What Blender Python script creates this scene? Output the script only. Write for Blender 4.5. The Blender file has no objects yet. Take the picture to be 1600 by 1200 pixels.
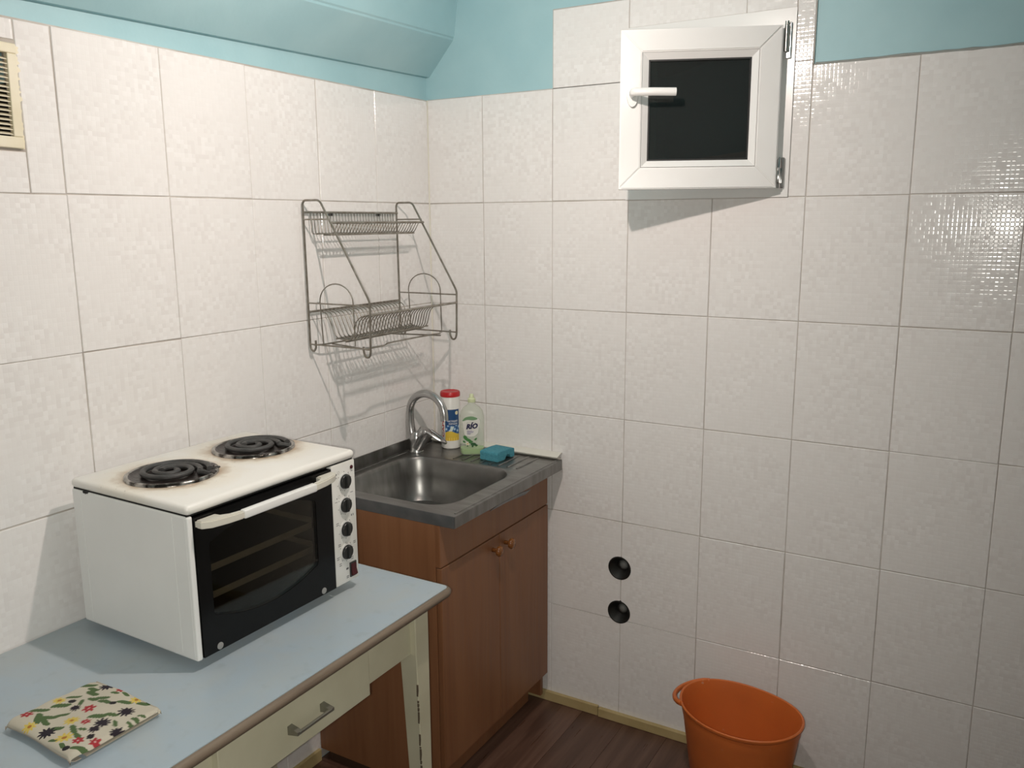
import bpy, bmesh, math, random
from mathutils import Vector, Matrix, Euler

random.seed(7)
PI = math.pi
SC = bpy.context.scene
COL = SC.collection

# ------------------------------------------------------------------ camera
cam_d = bpy.data.cameras.new('camera'); cam_d.sensor_width = 36; cam_d.lens = 1323.11 / 1600 * 36
cam_d.clip_start = 0.02
CAM = bpy.data.objects.new('camera', cam_d); COL.objects.link(CAM)
CAM.location = (1.7177, -2.3942, 1.6377); CAM.rotation_euler = (1.3818, 0.006, 0.5274)
SC.camera = CAM
# ------------------------------------------------------------------ world: night outside
W = bpy.data.worlds.new('night'); SC.world = W; W.use_nodes = True
W.node_tree.nodes['Background'].inputs[0].default_value = (0.010, 0.012, 0.014, 1)
W.node_tree.nodes['Background'].inputs[1].default_value = 0.5
# ------------------------------------------------------------------ lights / exposure
SC.view_settings.view_transform = 'Standard'; SC.view_settings.look = 'None'
SC.view_settings.gamma = 1; SC.view_settings.use_curve_mapping = False
SC.view_settings.exposure = -0.17
LAMP = Vector((0.96, -1.06, 2.23)); LAMP_S = 2720; LAMP_C = (1.0, 0.865, 0.79); LAMP_AX = Vector((-.62, .40, -.67)).normalized()
# the flash of the phone that took the picture (its glint shows in the tiles on the right)
fl = bpy.data.lights.new('phone_flash', 'SPOT'); fl.energy = 64; fl.spot_size = math.radians(100); fl.spot_blend = 1.0; fl.shadow_soft_size = 0.008; fl.color = (1.0, 0.965, 0.88)
FL = bpy.data.objects.new('phone_flash', fl); COL.objects.link(FL); FL.location = (1.685, -2.385, 1.614); FL.rotation_euler = (1.31, 0, .66)

# ------------------------------------------------------------------ helpers
def tag(o, label=None, cat=None, group=None, kind=None):
    if label: o['label'] = label
    if cat: o['category'] = cat
    if group: o['group'] = group
    if kind: o['kind'] = kind
    return o

def link(o, parent=None):
    COL.objects.link(o)
    if parent is not None: o.parent = parent
    return o

def empty(name, loc=(0, 0, 0), rz=0, parent=None):
    o = bpy.data.objects.new(name, None); link(o, parent)
    o.location = loc; o.rotation_euler = (0, 0, rz); o.empty_display_size = 0.05
    return o

def obj(name, bm, mat, parent=None, smooth=False, loc=None):
    me = bpy.data.meshes.new(name); bm.normal_update(); bm.to_mesh(me); bm.free()
    for m in (mat if isinstance(mat, (list, tuple)) else [mat]): me.materials.append(m)
    if smooth:
        for p in me.polygons: p.use_smooth = True
        if smooth == 'angle':
            try: me.set_sharp_from_angle(angle=math.radians(38))
            except Exception: pass
    o = bpy.data.objects.new(name, me); link(o, parent)
    if loc is not None: o.location = loc
    return o

def B(): return bmesh.new()

def box(bm, x0, x1, y0, y1, z0, z1, bev=0.0, seg=2, mi=0):
    r = bmesh.ops.create_cube(bm, size=1)
    vs = r['verts']
    for v in vs:
        v.co = Vector((x0 + (v.co.x + .5) * (x1 - x0), y0 + (v.co.y + .5) * (y1 - y0), z0 + (v.co.z + .5) * (z1 - z0)))
    fs = set(f for v in vs for f in v.link_faces)
    for f in fs: f.material_index = mi
    if bev > 0:
        es = list(set(e for v in vs for e in v.link_edges))
        bmesh.ops.bevel(bm, geom=es, offset=bev, segments=seg, affect='EDGES', profile=0.5, clamp_overlap=True)
    return vs

def tube(bm, pts, r, seg=8, closed=False, mi=0, flat=None):
    pts = [Vector(p) for p in pts]; n = len(pts)
    rs = r if isinstance(r, (list, tuple)) else [r] * n
    tang = []
    for i in range(n):
        a = pts[(i - 1) % n] if (closed or i > 0) else pts[i]
        b = pts[(i + 1) % n] if (closed or i < n - 1) else pts[i]
        t = (b - a)
        tang.append(t.normalized() if t.length > 1e-9 else Vector((0, 0, 1)))
    up = Vector((0, 0, 1)) if abs(tang[0].z) < 0.9 else Vector((1, 0, 0))
    nrm = (up - tang[0] * up.dot(tang[0])).normalized()
    rings = []
    for i in range(n):
        if i > 0:
            nrm = nrm - tang[i] * nrm.dot(tang[i])
            nrm = nrm.normalized() if nrm.length > 1e-6 else tang[i].orthogonal().normalized()
        bn = tang[i].cross(nrm)
        ring = []
        for k in range(seg):
            a = 2 * PI * k / seg
            off = nrm * math.cos(a) * rs[i] + bn * math.sin(a) * rs[i]
            if flat: off = Vector((off.x * flat[0], off.y * flat[1], off.z * flat[2]))
            ring.append(bm.verts.new(pts[i] + off))
        rings.append(ring)
    m = n if closed else n - 1
    for i in range(m):
        a, b = rings[i], rings[(i + 1) % n]
        for k in range(seg):
            f = bm.faces.new((a[k], a[(k + 1) % seg], b[(k + 1) % seg], b[k])); f.material_index = mi
    if not closed:
        for ring, rev in ((rings[0], True), (rings[-1], False)):
            f = bm.faces.new(list(reversed(ring)) if rev else ring); f.material_index = mi

def lathe(bm, prof, seg=32, c=(0, 0, 0), axis='z', cap0=True, cap1=True, mi=0, sx=1, sy=1):
    """prof: (radius, height) list"""
    rings = []
    for r, h in prof:
        ring = []
        for k in range(seg):
            a = 2 * PI * k / seg
            u, v = r * math.cos(a) * sx, r * math.sin(a) * sy
            if axis == 'z': p = (u, v, h)
            elif axis == 'x': p = (h, u, v)
            else: p = (u, h, v)
            ring.append(bm.verts.new(Vector(p) + Vector(c)))
        rings.append(ring)
    for i in range(len(rings) - 1):
        a, b = rings[i], rings[i + 1]
        for k in range(seg):
            f = bm.faces.new((a[k], a[(k + 1) % seg], b[(k + 1) % seg], b[k])); f.material_index = mi
    if cap0 and prof[0][0] > 1e-5: bm.faces.new(list(reversed(rings[0]))).material_index = mi
    if cap1 and prof[-1][0] > 1e-5: bm.faces.new(rings[-1]).material_index = mi
    bmesh.ops.recalc_face_normals(bm, faces=bm.faces[:])

def prism(bm, pts2, a0, a1, plane='xz', mi=0):
    """extrude 2-D outline; plane 'xz' extrudes along y, 'yz' along x, 'xy' along z"""
    def P(u, v, a):
        return {'xz': (u, a, v), 'yz': (a, u, v), 'xy': (u, v, a)}[plane]
    v0 = [bm.verts.new(P(u, v, a0)) for u, v in pts2]; v1 = [bm.verts.new(P(u, v, a1)) for u, v in pts2]
    n = len(pts2)
    fs = [bm.faces.new(v0), bm.faces.new(list(reversed(v1)))]
    for i in range(n): fs.append(bm.faces.new((v0[i], v1[i], v1[(i + 1) % n], v0[(i + 1) % n])))
    for f in fs: f.material_index = mi
    bmesh.ops.recalc_face_normals(bm, faces=fs)
    return fs

def rrect(x0, x1, y0, y1, r, n=6):
    out = []
    for cx, cy, a0 in ((x1 - r, y1 - r, 0), (x0 + r, y1 - r, 90), (x0 + r, y0 + r, 180), (x1 - r, y0 + r, 270)):
        for k in range(n + 1):
            a = math.radians(a0 + 90 * k / n); out.append((cx + r * math.cos(a), cy + r * math.sin(a)))
    return out

def fillet(pts, r, n=5):
    """round the inner corners of a polyline"""
    pts = [Vector(p) for p in pts]; out = [pts[0]]
    for i in range(1, len(pts) - 1):
        a, b, c = pts[i - 1], pts[i], pts[i + 1]
        d0, d1 = (a - b), (c - b); rr = min(r, d0.length * .49, d1.length * .49)
        p0, p1 = b + d0.normalized() * rr, b + d1.normalized() * rr
        for k in range(n + 1):
            t = k / n; out.append(p0 * (1 - t) ** 2 + b * 2 * t * (1 - t) + p1 * t ** 2)
    out.append(pts[-1]); return out

def text_geo(s, size, shear=0.0, offset=0.0, align='CENTER'):
    cu = bpy.data.curves.new('lettering', 'FONT'); cu.body = s; cu.size = size; cu.shear = shear; cu.offset = offset
    cu.align_x = align; cu.align_y = 'CENTER'; cu.resolution_u = 2
    o = bpy.data.objects.new('lettering', cu); COL.objects.link(o)
    dg = bpy.context.evaluated_depsgraph_get(); dg.update()
    me = bpy.data.meshes.new_from_object(o.evaluated_get(dg))
    vs = [tuple(v.co) for v in me.vertices]; fs = [tuple(p.vertices) for p in me.polygons]
    bpy.data.objects.remove(o); bpy.data.curves.remove(cu); bpy.data.meshes.remove(me)
    return vs, fs

def add_mapped(bm, vs, fs, fn, mi=0):
    bv = [bm.verts.new(fn(x, y)) for x, y, *_ in vs]
    for f in fs:
        try: bm.faces.new([bv[i] for i in f]).material_index = mi
        except ValueError: pass

# ------------------------------------------------------------------ materials
def mat(name, color=(.8, .8, .8), rough=.5, metal=0.0, **kw):
    m = bpy.data.materials.new(name); m.use_nodes = True
    b = m.node_tree.nodes['Principled BSDF']
    b.inputs['Base Color'].default_value = (*color, 1); b.inputs['Roughness'].default_value = rough
    b.inputs['Metallic'].default_value = metal
    for k, v in kw.items(): b.inputs[k.replace('_', ' ')].default_value = v
    return m

class NT:
    def __init__(s, m): s.t = m.node_tree; s.b = s.t.nodes['Principled BSDF']; s.L = s.t.links
    def n(s, ty, **kw):
        nd = s.t.nodes.new(ty)
        for k, v in kw.items(): setattr(nd, k, v)
        return nd
    def link(s, a, b): s.L.new(a, b)
    def val(s, sock, v):
        if hasattr(v, 'is_linked'): s.L.new(v, sock)
        else: sock.default_value = v
    def math(s, op, a, b=None, c=None, clamp=False):
        nd = s.n('ShaderNodeMath', operation=op); nd.use_clamp = clamp
        s.val(nd.inputs[0], a)
        if b is not None: s.val(nd.inputs[1], b)
        if c is not None: s.val(nd.inputs[2], c)
        return nd.outputs[0]
    def coord(s, which='Object'): return s.n('ShaderNodeTexCoord').outputs[which]
    def mapping(s, v, scale=(1, 1, 1), loc=(0, 0, 0), rot=(0, 0, 0)):
        nd = s.n('ShaderNodeMapping'); s.L.new(v, nd.inputs[0])
        nd.inputs['Scale'].default_value = scale; nd.inputs['Location'].default_value = loc; nd.inputs['Rotation'].default_value = rot
        return nd.outputs[0]
    def noise(s, v, scale=5, detail=4, rough=.5, dist=0):
        nd = s.n('ShaderNodeTexNoise'); s.L.new(v, nd.inputs['Vector'])
        nd.inputs['Scale'].default_value = scale; nd.inputs['Detail'].default_value = detail
        nd.inputs['Roughness'].default_value = rough; nd.inputs['Distortion'].default_value = dist
        return nd.outputs['Fac']
    def ramp(s, f, stops):
        nd = s.n('ShaderNodeValToRGB'); s.L.new(f, nd.inputs[0]); e = nd.color_ramp.elements
        while len(e) > 1: e.remove(e[-1])
        for i, (p, c) in enumerate(stops):
            el = e[0] if i == 0 else e.new(p)
            el.position = p; el.color = (*c, 1) if len(c) == 3 else c
        return nd.outputs[0]
    def mix(s, f, a, b, mode='MIX'):
        nd = s.n('ShaderNodeMix', data_type='RGBA', blend_type=mode)
        s.val(nd.inputs[0], f)
        for sock, v in ((nd.inputs[6], a), (nd.inputs[7], b)):
            if hasattr(v, 'is_linked'): s.L.new(v, sock)
            else: sock.default_value = (*v, 1)
        return nd.outputs[2]
    def mapr(s, f, a, b, c, d):
        nd = s.n('ShaderNodeMapRange'); s.L.new(f, nd.inputs[0])
        for i, v in enumerate((a, b, c, d)): nd.inputs[i + 1].default_value = v
        return nd.outputs[0]
    def bump(s, h, strength=.3, dist=.001):
        nd = s.n('ShaderNodeBump'); s.L.new(h, nd.inputs['Height'])
        nd.inputs['Strength'].default_value = strength; nd.inputs['Distance'].default_value = dist
        s.L.new(nd.outputs[0], s.b.inputs['Normal'])
    def col(s, c): s.L.new(c, s.b.inputs['Base Color'])
    def rough(s, r): s.L.new(r, s.b.inputs['Roughness'])

def m_tile():
    m = mat('glazed_mosaic_tile', (.8, .77, .74), .2); t = NT(m)
    oc = t.coord('Object'); sp = t.n('ShaderNodeSeparateXYZ'); t.link(oc, sp.inputs[0])
    N = 98.0
    fx = t.math('MULTIPLY', sp.outputs[0], N); fz = t.math('MULTIPLY', sp.outputs[2], N)
    ix, iz = t.math('FLOOR', fx), t.math('FLOOR', fz)
    rnd = t.n('ShaderNodeObjectInfo').outputs['Random']
    cv = t.n('ShaderNodeCombineXYZ'); t.link(ix, cv.inputs[0]); t.link(iz, cv.inputs[1]); t.link(t.math('MULTIPLY', rnd, 37.0), cv.inputs[2])
    wn = t.n('ShaderNodeTexWhiteNoise', noise_dimensions='3D'); t.link(cv.outputs[0], wn.inputs['Vector'])
    r = wn.outputs['Value']
    cv2 = t.n('ShaderNodeCombineXYZ'); t.link(sp.outputs[0], cv2.inputs[0]); t.link(sp.outputs[2], cv2.inputs[1]); t.link(t.math('MULTIPLY', rnd, 11.0), cv2.inputs[2])
    zone = t.mapr(t.noise(cv2.outputs[0], 7, 2), .38, .62, 0.25, 1.1)
    # colour: some little squares a touch greyer / whiter
    lo = t.math('LESS_THAN', r, .26); hi = t.math('GREATER_THAN', r, .80)
    sgn = t.math('SUBTRACT', hi, lo)
    k = t.math('MULTIPLY', sgn, zone)
    cmix = t.mapr(k, -1, 1, 0, 1)
    base = t.ramp(cmix, [(0, (.785, .76, .742)), (.5, (.82, .80, .782)), (1, (.85, .833, .818))])
    mott = t.noise(oc, 14, 3)
    base = t.mix(t.mapr(mott, .35, .7, 0, .10), base, (.74, .71, .685))
    t.col(base)
    # relief: pillow-edged squares
    def edge(f):
        fr = t.math('FRACT', f); d = t.math('ABSOLUTE', t.math('SUBTRACT', fr, .5))
        return t.mapr(d, .30, .5, 1, 0)
    pil = t.math('MULTIPLY', edge(fx), edge(fz))
    wob = t.noise(oc, 22, 1)
    h = t.math('ADD', t.math('MULTIPLY', pil, t.math('ADD', t.math('MULTIPLY', r, .6), .4)), t.math('MULTIPLY', wob, .8))
    t.bump(h, .14, .0010)
    t.rough(t.math('ADD', t.math('MULTIPLY', r, .12), .05))
    return m

def m_noisy(name, c0, c1, scale=6, rough=.6, bump=.15, bscale=60, bd=.002, metal=0, detail=4, lo=.35, hi=.65, stretch=(1, 1, 1)):
    m = mat(name, c0, rough, metal); t = NT(m); oc = t.coord('Object')
    v = t.mapping(oc, stretch)
    t.col(t.mix(t.mapr(t.noise(v, scale, detail), lo, hi, 0, 1), c0, c1))
    if bump: t.bump(t.noise(v, bscale, 3), bump, bd)
    return m

def m_wood(name, c0, c1, c2, axis='z', scale=1.0, rough=.42, perobj=False):
    m = mat(name, c0, rough); t = NT(m); oc = t.coord('Object')
    s = {'z': (14, 14, .7), 'y': (14, .7, 14), 'x': (.7, 14, 14)}[axis]
    v = t.mapping(oc, tuple(q * scale for q in s))
    if perobj:
        r = t.n('ShaderNodeObjectInfo').outputs['Random']
        cv = t.n('ShaderNodeCombineXYZ'); t.link(t.math('MULTIPLY', r, 50.), cv.inputs[0]); t.link(t.math('MULTIPLY', r, 31.), cv.inputs[1])
        ad = t.n('ShaderNodeVectorMath', operation='ADD'); t.link(v, ad.inputs[0]); t.link(cv.outputs[0], ad.inputs[1]); v = ad.outputs[0]
    n1 = t.noise(v, 1.0, 5, .6, 1.2); n2 = t.noise(v, 6.0, 3, .6)
    f = t.math('ADD', t.math('MULTIPLY', n1, .7), t.math('MULTIPLY', n2, .3))
    c = t.ramp(f, [(.30, c2), (.5, c0), (.70, c1)])
    if perobj:
        c = t.mix(t.mapr(r, 0, 1, 0, .45), c, c2)
    t.col(c); t.bump(f, .12, .0008)
    t.rough(t.mapr(n2, .3, .7, rough - .08, rough + .1))
    return m

def m_vcol(name, rough=.8, bump=None):
    m = mat(name, (.8, .8, .8), rough); t = NT(m)
    a = t.n('ShaderNodeAttribute'); a.attribute_name = 'print'; t.col(a.outputs['Color'])
    if bump: t.bump(t.noise(t.coord('Object'), bump, 2), .25, .0008)
    return m

def m_glass(name, tint, ior=1.5, rough=0.0, dust_haze=0):
    m = bpy.data.materials.new(name); m.use_nodes = True; nt = m.node_tree; nt.nodes.clear()
    o = nt.nodes.new('ShaderNodeOutputMaterial'); mx = nt.nodes.new('ShaderNodeMixShader')
    tr = nt.nodes.new('ShaderNodeBsdfTransparent'); gl = nt.nodes.new('ShaderNodeBsdfGlossy'); fr = nt.nodes.new('ShaderNodeFresnel')
    tr.inputs[0].default_value = (*tint, 1); gl.inputs['Roughness'].default_value = rough; fr.inputs[0].default_value = ior
    nt.links.new(fr.outputs[0], mx.inputs[0]); nt.links.new(tr.outputs[0], mx.inputs[1]); nt.links.new(gl.outputs[0], mx.inputs[2])
    out = mx.outputs[0]
    if dust_haze:
        df = nt.nodes.new('ShaderNodeBsdfDiffuse'); df.inputs[0].default_value = (.6, .62, .6, 1); m2 = nt.nodes.new('ShaderNodeMixShader'); m2.inputs[0].default_value = dust_haze
        nt.links.new(out, m2.inputs[1]); nt.links.new(df.outputs[0], m2.inputs[2]); out = m2.outputs[0]
    nt.links.new(out, o.inputs[0]); return m

M = {}
M['tile'] = m_tile()
M['grout'] = m_noisy('grout', (.40, .36, .32), (.60, .56, .52), 9, .85, .2)
M['blue'] = m_noisy('blue_wall_paint', (.34, .545, .59), (.38, .585, .625), 5, .55, .25, 25, .004)
M['ceil'] = m_noisy('blue_ceiling_paint', (.42, .62, .66), (.45, .66, .69), 4, .6, .15, 25, .004)
M['plaster'] = m_noisy('rough_plaster', (.52, .49, .43), (.66, .63, .57), 30, .9, .5, 80, .003)
M['pvc'] = mat('white_pvc', (.80, .80, .785), .28)
M['pvc_seam'] = mat('pvc_seam', (.45, .45, .43), .5)
M['gasket'] = mat('black_gasket', (.02, .02, .02), .6)
M['glass'] = m_glass('window_glass', (.55, .58, .57), 1.75, 0.0, .022)  # diffuse share: dusty pane, also grey painted in for weak reflections
M['ovenglass'] = m_glass('oven_door_glass', (.56, .54, .50), 1.32, .03)
M['chrome'] = mat('chrome', (.62, .61, .60), .14, 1.0)
M['tapmetal'] = mat('dull_chrome', (.50, .495, .49), .27, 1.0)
M['hinge_dark'] = mat('hinge_metal', (.40, .39, .36), .3, 1.0)
M['rackwire'] = m_noisy('dull_rack_wire', (.36, .34, .30), (.24, .215, .175), 40, .38, 0, metal=.85)
M['steel'] = m_noisy('worn_stainless_steel', (.27, .265, .255), (.20, .195, .185), 10, .33, .08, 120, .0005, metal=.92, stretch=(1, 4, 1))
M['steel_dark'] = m_noisy('bent_steel_edge', (.17, .175, .18), (.24, .24, .24), 18, .45, .1, 80, .001, metal=.8)
M['cabwood'] = m_wood('alder_laminate', (.225, .098, .044), (.265, .122, .056), (.17, .070, .030), 'z', .8, .42)
M['cabdark'] = mat('cabinet_gap_shade', (.05, .022, .010), .8)  # wood tone darkened to stand for the shade under the cabinet
M['knobwood'] = m_wood('varnished_knob', (.20, .075, .02), (.27, .11, .035), (.12, .04, .012), 'x', 3, .22)
M['floorwood'] = m_wood('brown_laminate', (.115, .060, .041), (.185, .105, .075), (.058, .029, .020), 'y', 1.3, .34, perobj=True)
M['underfloor'] = mat('dark_underlay', (.03, .02, .015), .9)
M['strip'] = m_noisy('yellowish_pine_strip', (.42, .32, .145), (.52, .41, .21), 8, .6, .2, 60, .001)
M['tabletop'] = None
M['edgeband'] = m_wood('worn_brown_edge', (.185, .14, .10), (.24, .185, .135), (.12, .088, .062), 'y', 2, .6)
M['cream'] = m_noisy('cream_gloss_paint', (.60, .575, .43), (.54, .515, .375), 7, .42, .2, 40, .0015)
M['chip'] = mat('bare_chipped_wood', (.12, .09, .06), .9)
M['pull'] = mat('dull_metal_pull', (.30, .29, .25), .42, .8)
M['enamel_side'] = m_noisy('white_enamel', (.83, .835, .815), (.79, .795, .775), 5, .33, .05, 40, .0006)
M['black'] = mat('black_door_enamel', (.006, .006, .006), .22, Specular_IOR_Level=.22)
M['blackp'] = mat('black_plastic', (.018, .019, .018), .32)
M['cavity'] = m_noisy('oven_cavity', (.13, .12, .105), (.09, .085, .075), 12, .5, 0)
M['tray'] = m_noisy('baking_tray_enamel', (.62, .58, .48), (.50, .46, .36), 14, .5, 0)
M['traydark'] = mat('baking_tray_inside', (.02, .02, .02), .5)
M['handle_white'] = mat('white_handle_plastic', (.80, .795, .77), .35)
M['handle_grey'] = mat('ivory_handle_end', (.66, .63, .55), .4)
M['panel'] = m_noisy('white_control_panel', (.77, .765, .73), (.72, .71, .66), 20, .35, 0)
M['printink'] = mat('grey_print', (.13, .13, .13), .6)
M['dialring'] = mat('clear_dial_ring', (.62, .62, .60), .2)
M['red'] = mat('dark_red_lamp', (.055, .005, .008), .25)
M['screw'] = mat('grey_screw_cap', (.28, .28, .27), .45)
M['coil'] = m_noisy('hotplate_coil', (.030, .029, .028), (.055, .052, .050), 60, .5, .3, 200, .0005)
M['pan'] = m_noisy('burnt_drip_pan', (.012, .009, .008), (.035, .025, .022), 40, .35, .6, 120, .002)
M['panrim'] = m_noisy('stained_chrome_rim', (.42, .40, .37), (.05, .042, .036), 34, .25, .3, 90, .001, metal=.85, lo=.45, hi=.6)
M['rubber'] = m_noisy('black_rubber', (.008, .008, .007), (.015, .015, .013), 20, .5, 0)
M['pipegrey'] = mat('grey_pipe_end', (.26, .26, .25), .6)
M['orange'] = None
M['sponge'] = m_noisy('teal_foam', (.055, .24, .31), (.075, .30, .37), 160, .9, .8, 220, .003)
M['canwhite'] = mat('white_can_plastic', (.78, .77, .73), .35)
M['redcap'] = mat('red_cap', (.50, .018, .022), .35)
M['ventcream'] = m_noisy('yellowed_vent_plastic', (.72, .655, .48), (.78, .72, .56), 14, .5, .15, 70, .001)
M['ventdark'] = mat('vent_duct_dark', (.03, .024, .015), .9)
M['dark'] = mat('dark_void', (.01, .01, .01), .9)
M['bulb'] = bpy.data.materials.new('glowing_bulb'); M['bulb'].use_nodes = True
_t = M['bulb'].node_tree; _t.nodes.clear(); _o = _t.nodes.new('ShaderNodeOutputMaterial'); _e = _t.nodes.new('ShaderNodeEmission')
_e.inputs[0].default_value = (*LAMP_C, 1); _e.inputs[1].default_value = LAMP_S; _t.links.new(_e.outputs[0], _o.inputs[0])

def m_tabletop():
    m = mat('worn_blue_laminate', (.40, .49, .545), .38); t = NT(m); oc = t.coord('Object')
    n1 = t.noise(oc, 5.0, 5, .6, .4); n2 = t.noise(oc, 26, 3)
    c = t.mix(t.mapr(n1, .40, .66, 0, .75), (.385, .465, .525), (.43, .465, .465))
    c = t.mix(t.mapr(n2, .60, .80, 0, .45), c, (.30, .345, .365))
    t.col(c); t.rough(t.mapr(n1, .3, .7, .30, .48)); t.bump(t.noise(oc, 70, 2), .06, .0006); return m
M['tabletop'] = m_tabletop()

def m_orange():
    m = mat('orange_bucket_plastic', (.66, .165, .035), .42); t = NT(m); oc = t.coord('Object')
    c = t.mix(t.mapr(t.noise(oc, 9, 4), .4, .7, 0, .5), (.64, .16, .034), (.52, .13, .032))
    sp = t.mapr(t.noise(oc, 42, 3, .7), .69, .74, 0, .8)
    t.col(t.mix(sp, c, (.62, .33, .20))); t.bump(t.noise(oc, 45, 2), .15, .001)
    t.b.inputs['Subsurface Weight'].default_value = .12; t.b.inputs['Subsurface Radius'].default_value = (.02, .006, .002)
    return m
M['orange'] = m_orange()

def m_lid(c1, c2, R):
    """cream enamel with brown burn marks round the two hotplates"""
    m = mat('scorched_cream_enamel', (.78, .75, .68), .30); t = NT(m); oc = t.coord('Object')
    sp = t.n('ShaderNodeSeparateXYZ'); t.link(oc, sp.inputs[0])
    wob = t.noise(oc, 16, 4, .6)
    def dist(c):
        dx = t.math('SUBTRACT', sp.outputs[0], c[0]); dy = t.math('SUBTRACT', sp.outputs[1], c[1])
        return t.math('SQRT', t.math('ADD', t.math('MULTIPLY', dx, dx), t.math('MULTIPLY', dy, dy)))
    dmin = t.math('MINIMUM', dist(c1), dist(c2))
    dw = t.math('ADD', dmin, t.math('MULTIPLY', t.math('SUBTRACT', wob, .5), .07))
    f1 = t.mapr(dw, R + .075, R - .005, 0, 1); f2 = t.mapr(dw, R + .030, R - .004, 0, 1)
    c = t.mix(t.math('MULTIPLY', f1, .55), (.82, .80, .75), (.72, .62, .44))
    c = t.mix(t.math('MULTIPLY', f2, .80), c, (.33, .20, .10))
    spk = t.mapr(t.noise(oc, 130, 2), .70, .74, 0, 1)
    c = t.mix(t.math('MULTIPLY', spk, t.math('MULTIPLY', f1, .7)), c, (.06, .035, .02))
    t.col(c); return m

# ================================================================== SETTING
def slab_holes(bm, u0, u1, v0, v1, a0, a1, holes, plane):
    holes = [(max(h[0], u0), min(h[1], u1), max(h[2], v0), min(h[3], v1)) for h in holes if h[0] < u1 and h[1] > u0 and h[2] < v1 and h[3] > v0]
    us = sorted({u0, u1, *[h[0] for h in holes], *[h[1] for h in holes]})
    vs = sorted({v0, v1, *[h[2] for h in holes], *[h[3] for h in holes]})
    def P(u, v, a): return {'xz': (u, a, v), 'yz': (a, u, v)}[plane]
    for i in range(len(us) - 1):
        for j in range(len(vs) - 1):
            cu, cv = (us[i] + us[i + 1]) / 2, (vs[j] + vs[j + 1]) / 2
            if any(h[0] < cu < h[1] and h[2] < cv < h[3] for h in holes): continue
            c = [P(us[i], vs[j], a0), P(us[i + 1], vs[j], a0), P(us[i + 1], vs[j + 1], a0), P(us[i], vs[j + 1], a0),
                 P(us[i], vs[j], a1), P(us[i + 1], vs[j], a1), P(us[i + 1], vs[j + 1], a1), P(us[i], vs[j + 1], a1)]
            V = [bm.verts.new(p) for p in c]
            for f in ((0, 1, 2, 3), (7, 6, 5, 4), (0, 4, 5, 1), (1, 5, 6, 2), (2, 6, 7, 3), (3, 7, 4, 0)): bm.faces.new([V[k] for k in f])
    bmesh.ops.remove_doubles(bm, verts=bm.verts[:], dist=1e-5)
    dup = {}
    for f in bm.faces:
        k = tuple(sorted(v.index for v in f.verts)); dup.setdefault(k, []).append(f)
    bm.verts.index_update(); dup = {}
    for f in bm.faces: dup.setdefault(tuple(sorted(v.index for v in f.verts)), []).append(f)
    bmesh.ops.delete(bm, geom=[f for l in dup.values() if len(l) > 1 for f in l], context='FACES_ONLY')
    bmesh.ops.recalc_face_normals(bm, faces=bm.faces[:])

RX, RY, RZ = 2.5, -3.5, 2.60
WIN = (.7152, 1.184, 1.70, 2.18)
PH = [(.7175, .5385), (.7180, .387)]; PR = .0385
HOLES = [WIN] + [(x - .041, x + .041, z - .041, z + .041) for x, z in PH]

b = B(); slab_holes(b, -.25, RX + .15, -.1, RZ + .1, .008, .24, HOLES, 'xz')
wall_back = tag(obj('wall_back', b, M['blue']), 'light blue painted wall with white mosaic tiles and the small window', 'wall', kind='structure')
b = B(); slab_holes(b, 0, RX, 0, 2.036, .0022, .0082, [h for h in HOLES], 'xz')
grout_b = obj('grout_bed', b, M['grout'], wall_back)
b = B(); slab_holes(b, .468, 1.232, 2.034, 2.262, .0022, .0082, [(WIN[0], WIN[1], 2.0, WIN[3])], 'xz')
obj('grout_bed', b, M['grout'], wall_back)

VENT = (-1.575, -1.374, 1.786, 1.988)
b = B(); slab_holes(b, RY - .15, .008, -.1, RZ + .1, -.16, -.008, [(VENT[0] + .02, VENT[1] - .02, VENT[2] + .02, VENT[3] - .02)], 'yz')
wall_left = tag(obj('wall_left', b, M['blue']), 'blue painted wall with white tiles behind the oven and the dish rack', 'wall', kind='structure')
b = B(); slab_holes(b, RY, .002, 0, 2.035, -.0082, -.0022, [(VENT[0] + .02, VENT[1] - .02, VENT[2] + .02, VENT[3] - .02)], 'yz')
obj('grout_bed', b, M['grout'], wall_left)

b = B(); box(b, RX, RX + .12, RY - .12, .008, -.1, RZ + .1)
M['farwall'] = mat('tiled_and_painted_wall', (.7, .68, .65), .5)
_t = NT(M['farwall']); _sp = _t.n('ShaderNodeSeparateXYZ'); _t.link(_t.coord('Object'), _sp.inputs[0]); _t.col(_t.mix(_t.math('GREATER_THAN', _sp.outputs[2], 2.03), (.74, .71, .68), (.35, .58, .62)))
tag(obj('wall_right', b, M['farwall']), 'tiled and blue painted wall outside the picture on the right', 'wall', kind='structure')
b = B(); box(b, -.008, RX, RY - .12, RY, -.1, RZ + .1)
tag(obj('wall_front', b, M['farwall']), 'tiled and blue painted wall behind the photographer', 'wall', kind='structure')
b = B(); box(b, -.008, RX, RY, .008, RZ, RZ + .1)
tag(obj('ceiling', b, M['ceil']), 'light blue ceiling above the kitchen corner', 'ceiling', kind='structure')

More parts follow.
